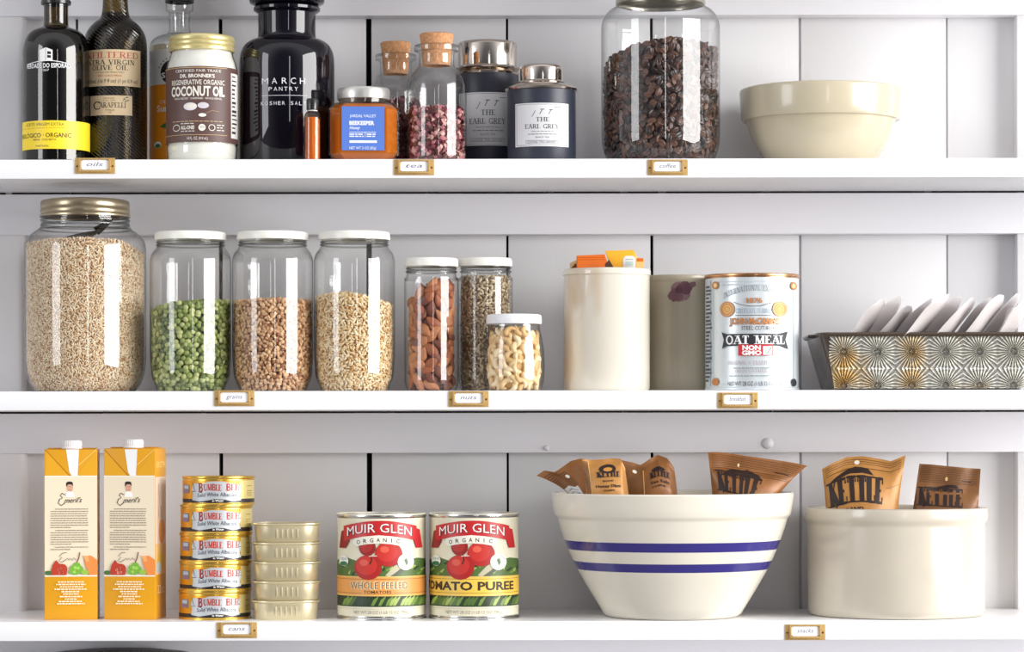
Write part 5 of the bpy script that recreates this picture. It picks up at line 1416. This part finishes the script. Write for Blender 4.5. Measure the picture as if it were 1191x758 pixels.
# --- striped bowl
it = Item('mixing_bowl', 781.8, 76, S3, 'large cream mixing bowl with two cobalt blue stripes, holding chip bags', 'bowl')
IV = glaze('ivory_glaze', (232, 226, 211)); CB = mat('cobalt_stripe', (52, 46, 128), .2, coat=.35)
R_ = lambda q: it.r(q)
Zz = lambda q: it.z(q)
mb = MB()
seq = [((.01, 2), IV), ((R_(68), 2), IV), ((R_(71), 0), IV), ((R_(75), 1), IV), ((R_(80), Zz(713)), IV), ((R_(86), Zz(703)), IV), ((R_(97), Zz(685)), IV), ((R_(106.3), Zz(669)), IV), ((R_(110.6), Zz(661.0)), CB), ((R_(115.6), Zz(651.2)), IV), ((R_(118.8), Zz(644)), IV), ((R_(121.4), Zz(637.8)), CB), ((R_(125.6), Zz(627.2)), IV),
       ((R_(130.5), Zz(613)), IV), ((R_(133), Zz(604)), IV), ((R_(133.8), Zz(601.5)), IV), ((R_(136), Zz(600)), IV), ((R_(137.6), Zz(597)), IV), ((R_(139), Zz(588)), IV), ((R_(140.6), Zz(577)), IV), ((R_(140.9), Zz(574)), IV), ((R_(139.6), Zz(572.4)), IV), ((R_(137), Zz(572.6)), IV), ((R_(134.5), Zz(576)), IV),
       ((R_(127), Zz(604)), IV), ((R_(104), Zz(655)), IV), ((R_(80), Zz(698)), IV), ((R_(40), Zz(712)), IV), ((.01, Zz(713)), IV)]
prf = [p for p, _ in seq]; ms = [m for _, m in seq][:-1]
mb.lathe(prf, IV, 144, mats=ms); mb.build('body', it.o)

# --- big cream crock
it = Item('crock', 1042, 107, S3, 'wide cream stoneware crock with rolled rim, holding two chip bags', 'crock')
zt = it.z(590); mb = MB()
mb.lathe([(.01, 2), (it.r(92), 2), (it.r(95), 0), (it.r(99), .8), (it.r(101.5), 4), (it.r(102.3), 10), (it.r(102.6), zt - 22), (it.r(102.9), zt - 18.5), (it.r(105), zt - 16), (it.r(106), zt - 12), (it.r(106), zt - 5), (it.r(105.2), zt - 1.2), (it.r(103), zt), (it.r(99.5), zt - .6), (it.r(97), zt - 4), (it.r(96), 10), (.01, 8)], glaze('warm_white_glaze', (212, 203, 186), var=.04), 144)
mb.build('body', it.o)

# --- chip bags
KR = mat('kraft_gold', (190, 134, 68), .42, metal=.1, var=.12, vscale=90, bump=1.0, bscale=38); KRD = mat('kraft_brown', (132, 88, 48), .45, metal=.1, var=.15, vscale=90, bump=1.0, bscale=38); KRI = mat('kraft_copper', (150, 98, 52), .4, metal=.1, var=.15, vscale=90, bump=1.0, bscale=38)
BLK = ink((44, 30, 26)); DB = ink((84, 50, 30)); GLD = ink((200, 138, 60))
def bag(px_l, px_r, ridge, bottom, y, th, m, label, art, lean=0.0, crimp=.16, fold=0.0, seed=1, back=None, inset=.0, ab=None, kp=1.3):
    """a sealed crisp bag: ridge = list of (px, py) along its top edge; the body bulges, the sealed top is thin and wavy"""
    s = s_(y); cx = (px_l + px_r) / 2; zb = bottom
    o = bpy.data.objects.new('chip_bag', None); COL.objects.link(o)
    o.location = (X_(cx, y) * .001, y * .001, Z_(zb, y) * .001)
    rr2 = random.Random(seed); ph = [rr2.uniform(0, 6.28) for _ in range(6)]
    rx = [p[0] for p in ridge]; ry = [p[1] for p in ridge]
    def top(a): 
        xs = np.linspace(0, 1, len(rx)); return float(np.interp(a, xs, rx)), float(np.interp(a, xs, ry))
    def surf(a, b, side, off=0.0):
        tx, ty = top(a); bx = px_l + (px_r - px_l) * a
        bx = cx + (bx - cx) * .9
        k = b ** kp
        px = bx + (tx - bx) * k + (inset * math.sin(math.pi * b) * (1 if a < .5 else -1) * abs(2 * a - 1))
        py = zb + (ty - zb) * b
        body = max(0.0, 1 - max(0, (b - (1 - crimp) * .55)) / ((1 - crimp) * .45)) if b > (1 - crimp) * .55 else 1.0
        t_ = th / 2 * (math.sin(math.pi * min(max(a, .001), .999)) ** .55) * (body ** .7) + .5
        wr = 1.3 * math.sin(7 * a + ph[0] + 3 * b) * math.sin(5 * b + ph[1]) + .9 * math.sin(15 * a + ph[2] - 6 * b) * (.3 + b)
        yy = -side * (t_ + wr * .6 * body + off) + lean * b * 60 + fold * math.sin(4.2 * a + ph[3]) * (b ** 3) * 5 + (wr * .8 * (1 - body))
        return ((px - cx) * s, yy, (zb - py) * s)
    NA, NB = 44, 34
    mb = MB(); V_ = []
    for side in (1, -1):
        for i in range(NA + 1):
            for j in range(NB + 1): V_.append(surf(i / NA, j / NB, side))
    F_ = []; K_ = (NA + 1) * (NB + 1)
    for i in range(NA):
        for j in range(NB):
            q = i * (NB + 1) + j
            F_.append((q, q + NB + 1, q + NB + 2, q + 1)); F_.append((K_ + q, K_ + q + 1, K_ + q + NB + 2, K_ + q + NB + 1))
    for i in range(NA):
        q = i * (NB + 1); F_.append((q, K_ + q, K_ + q + NB + 1, q + NB + 1)); q += NB; F_.append((q, q + NB + 1, K_ + q + NB + 1, K_ + q))
    for j in range(NB):
        q = j; F_.append((q, q + 1, K_ + q + 1, K_ + q)); q = NA * (NB + 1) + j; F_.append((q, K_ + q, K_ + q + 1, q + 1))
    mb.add(V_, F_, m); mb.build('foil_bag', o, angle=50)
    def bb(u, v):
        if ab is None: return v
        ty = top(u)[1]; return max(0.0, (zb - (ab + (ty - ab) * v)) / (zb - ty))
    A = Art(lambda u, v, off: surf(u, bb(u, v), 1, off + .3), lambda t_: t_, lambda t_: t_, .04, lift=.03, start=.1, vstep=.04)
    art(A); A.build('print', o)
    tag(o, label, 'chip bag', 'kraft coloured chip bags'); return o
def kettle_art(A, x0, x1, y0, y1, dark=BLK, flag=True):
    # A works in (0..1, 0..1) of the bag's front, y upwards: letters are drawn with text() whose rows are given bottom-up
    A.text('KETTLE', x0, x1, y1, y0, dark, 'serif', weight=1.7, serif=1.15)
def rows(A, b0, b1, n, m, a0=0.04, a1=.96):
    for i in range(n):
        b = b0 + (b1 - b0) * i / n
        A.raw([(a0, b), (a1, b), (a1, b + .004), (a0, b + .004)], [(0, 1, 2, 3)], m, newlayer=(i == 0))
# in the crock
def art1(A):
    rows(A, .90, .99, 5, DB)
    A.text('KETTLE', .03, .75, .84, .615, BLK, 'serif', weight=2.2, serif=1.3)
    A.poly([(.03, .82), (.2, .87), (.42, .915), (.56, .90), (.62, .85), (.5, .86), (.36, .86), (.2, .84)], BLK)
    A.ell(.44, .95, .03, .018, ink((240, 232, 214)), 14)
    A.text('BRAND', .22, .5, .575, .545, BLK, bold=.03)
    A.raw([(.8, .76), (.97, .76), (.97, .763), (.8, .763)], [(0, 1, 2, 3)], DB)
bag(955, 1047, [(956, 546), (968, 539), (985, 532), (1003, 531), (1022, 534), (1036, 537), (1053, 530)], 668, 96, 46, KR, 'large gold chip bag standing upright at the left of the crock', art1, crimp=.08, seed=3, inset=3)
def art2(A):
    rows(A, .84, .99, 9, DB)
    A.text('KETTLE', .03, .73, .795, .625, BLK, 'serif', weight=2.1, serif=1.3)
    A.poly([(.1, .75), (.3, .79), (.5, .83), (.62, .83), (.66, .80), (.52, .80), (.3, .77)], BLK)
    A.ell(.47, .88, .02, .02, ink((224, 190, 130)), 12); A.raw([(.70, .87), (.85, .865), (.85, .872), (.7, .877)], [(0, 1, 2, 3)], BLK)
bag(1050, 1138, [(1070, 540), (1085, 541), (1105, 543), (1125, 545), (1141, 546)], 668, 108, 44, KRD, 'brown chip bag leaning at the right of the crock', art2, crimp=.24, seed=8, lean=.05)
# in the bowl
def art3(A):
    rows(A, .84, .98, 9, DB, .02, .45)
    A.raw([(.02, .70), (.40, .70), (.40, .83), (.02, .83)], [(0, 1, 2, 3)], ink((214, 214, 216)))
    for b in (.79, .755, .72): A.raw([(.04, b), (.36, b), (.36, b + .012), (.04, b + .012)], [(0, 1, 2, 3)], ink((50, 50, 60)), newlayer=False)
    A.text('290', .26, .38, .735, .70, ink((40, 40, 50)), bold=.03)
    A.ell(.40, .93, .035, .016, ink((246, 240, 228)), 12)
bag(668, 704, [(624, 553), (633, 547), (645, 549), (654, 543), (664, 536), (676, 533), (692, 536)], 604, 78, 26, KRI, 'chip bag with striped fold and white panel at the left rim of the bowl', art3, crimp=.1, seed=5, ab=650, kp=3)
def art4(A):
    A.raw([(0.0, .60), (.14, .60), (.14, .98), (0.0, .98)], [(0, 1, 2, 3)], KRD)
    A.raw([(.14, .60), (.155, .60), (.155, .98), (.14, .98)], [(0, 1, 2, 3)], ink((236, 190, 110)))
    A.ell(.5, .90, .17, .045, BLK, 20); A.ell(.5, .895, .09, .02, GLD, 16)
    A.text('KETTLE', .27, .75, .875, .82, BLK, 'serif', weight=2, serif=1.2); A.text('BRAND', .38, .6, .79, .775, BLK, bold=.02)
    A.text('Honey Dijon', .24, .76, .745, .72, BLK, bold=.03); A.text('CHIPS', .38, .62, .695, .68, BLK, bold=.03)
bag(682, 738, [(677, 533.5), (686, 535), (700, 534), (712, 533), (722, 533.5), (727, 545)], 606, 36, 34, KR, 'gold chip bag with dark crest in the left half of the striped bowl', art4, crimp=.06, seed=12, ab=650, kp=1)
def art5(A):
    A.raw([(0.0, .5), (.36, .5), (.36, .97), (0.0, .97)], [(0, 1, 2, 3)], KRD); A.raw([(.36, .5), (.375, .5), (.375, .93), (.36, .93)], [(0, 1, 2, 3)], ink((236, 190, 110)))
    A.ell(.2, .91, .045, .018, ink((246, 240, 228)), 12)
    A.text('KETTLE', .46, .86, .86, .80, BLK, 'serif', weight=2.2, serif=1.3); A.ell(.64, .875, .14, .02, BLK, 16)
    A.text('Sea Salt', .48, .84, .77, .745, BLK, bold=.02); A.text('CHIPS', .5, .76, .72, .705, BLK, bold=.03)
bag(722, 794, [(722, 535), (736, 538), (745, 541), (757, 533), (765, 529), (776, 533), (784, 544)], 606, 82, 34, KRI, 'copper chip bag with raised peak, behind the crested bag in the bowl', art5, crimp=.08, seed=21, ab=650)
def art6(A):
    rows(A, .82, .99, 10, DB)
    A.text('KETTLE', .08, .67, .84, .645, BLK, 'serif', weight=2.2, serif=1.3, slant=.04)
    A.poly([(.16, .79), (.3, .85), (.5, .87), (.62, .83), (.66, .79), (.5, .81), (.3, .79)], BLK)
    A.text('BRAND', .3, .5, .60, .57, BLK, bold=.03)
    A.ell(.40, .90, .012, .018, ink((236, 214, 170)), 12); A.raw([(.76, .88), (.92, .875), (.92, .882), (.76, .887)], [(0, 1, 2, 3)], BLK)
bag(826, 896, [(823, 526), (836, 526), (852, 528), (872, 531), (900, 535), (920, 538), (939, 542)], 604, 62, 40, KRI, 'wide copper chip bag flaring over the right rim of the striped bowl', art6, crimp=.22, seed=31, fold=.6, ab=650, kp=1.6)
# --- dark pot whose lid just shows under the bottom shelf
it = Item('cooking_pot', 137, 110, S4, 'dark brown round pot, only its lid rim showing below the bottom shelf', 'pot')
PT = mat('dark_pot', (84, 72, 66), .4)
mb = MB(); mb.lathe([(.01, 0), (it.r(78), 0), (it.r(84), 5), (it.r(88), 120), (it.r(88), 200)], PT, 80); mb.build('body', it.o)
zt = it.z(754.5)
mb = MB(); mb.lathe([(it.r(86), 200), (it.r(90), 201), (it.r(90), zt - 14), (it.r(84), zt - 5), (it.r(60), zt - 2), (.01, zt)], PT, 80); mb.build('lid', it.o)
slab('shelf_board', -800, 800, 0, WALLY - .3, S4 - TH, S4, P_SHELF, 1.5, lab[S4], 'shelf', kind='thing')
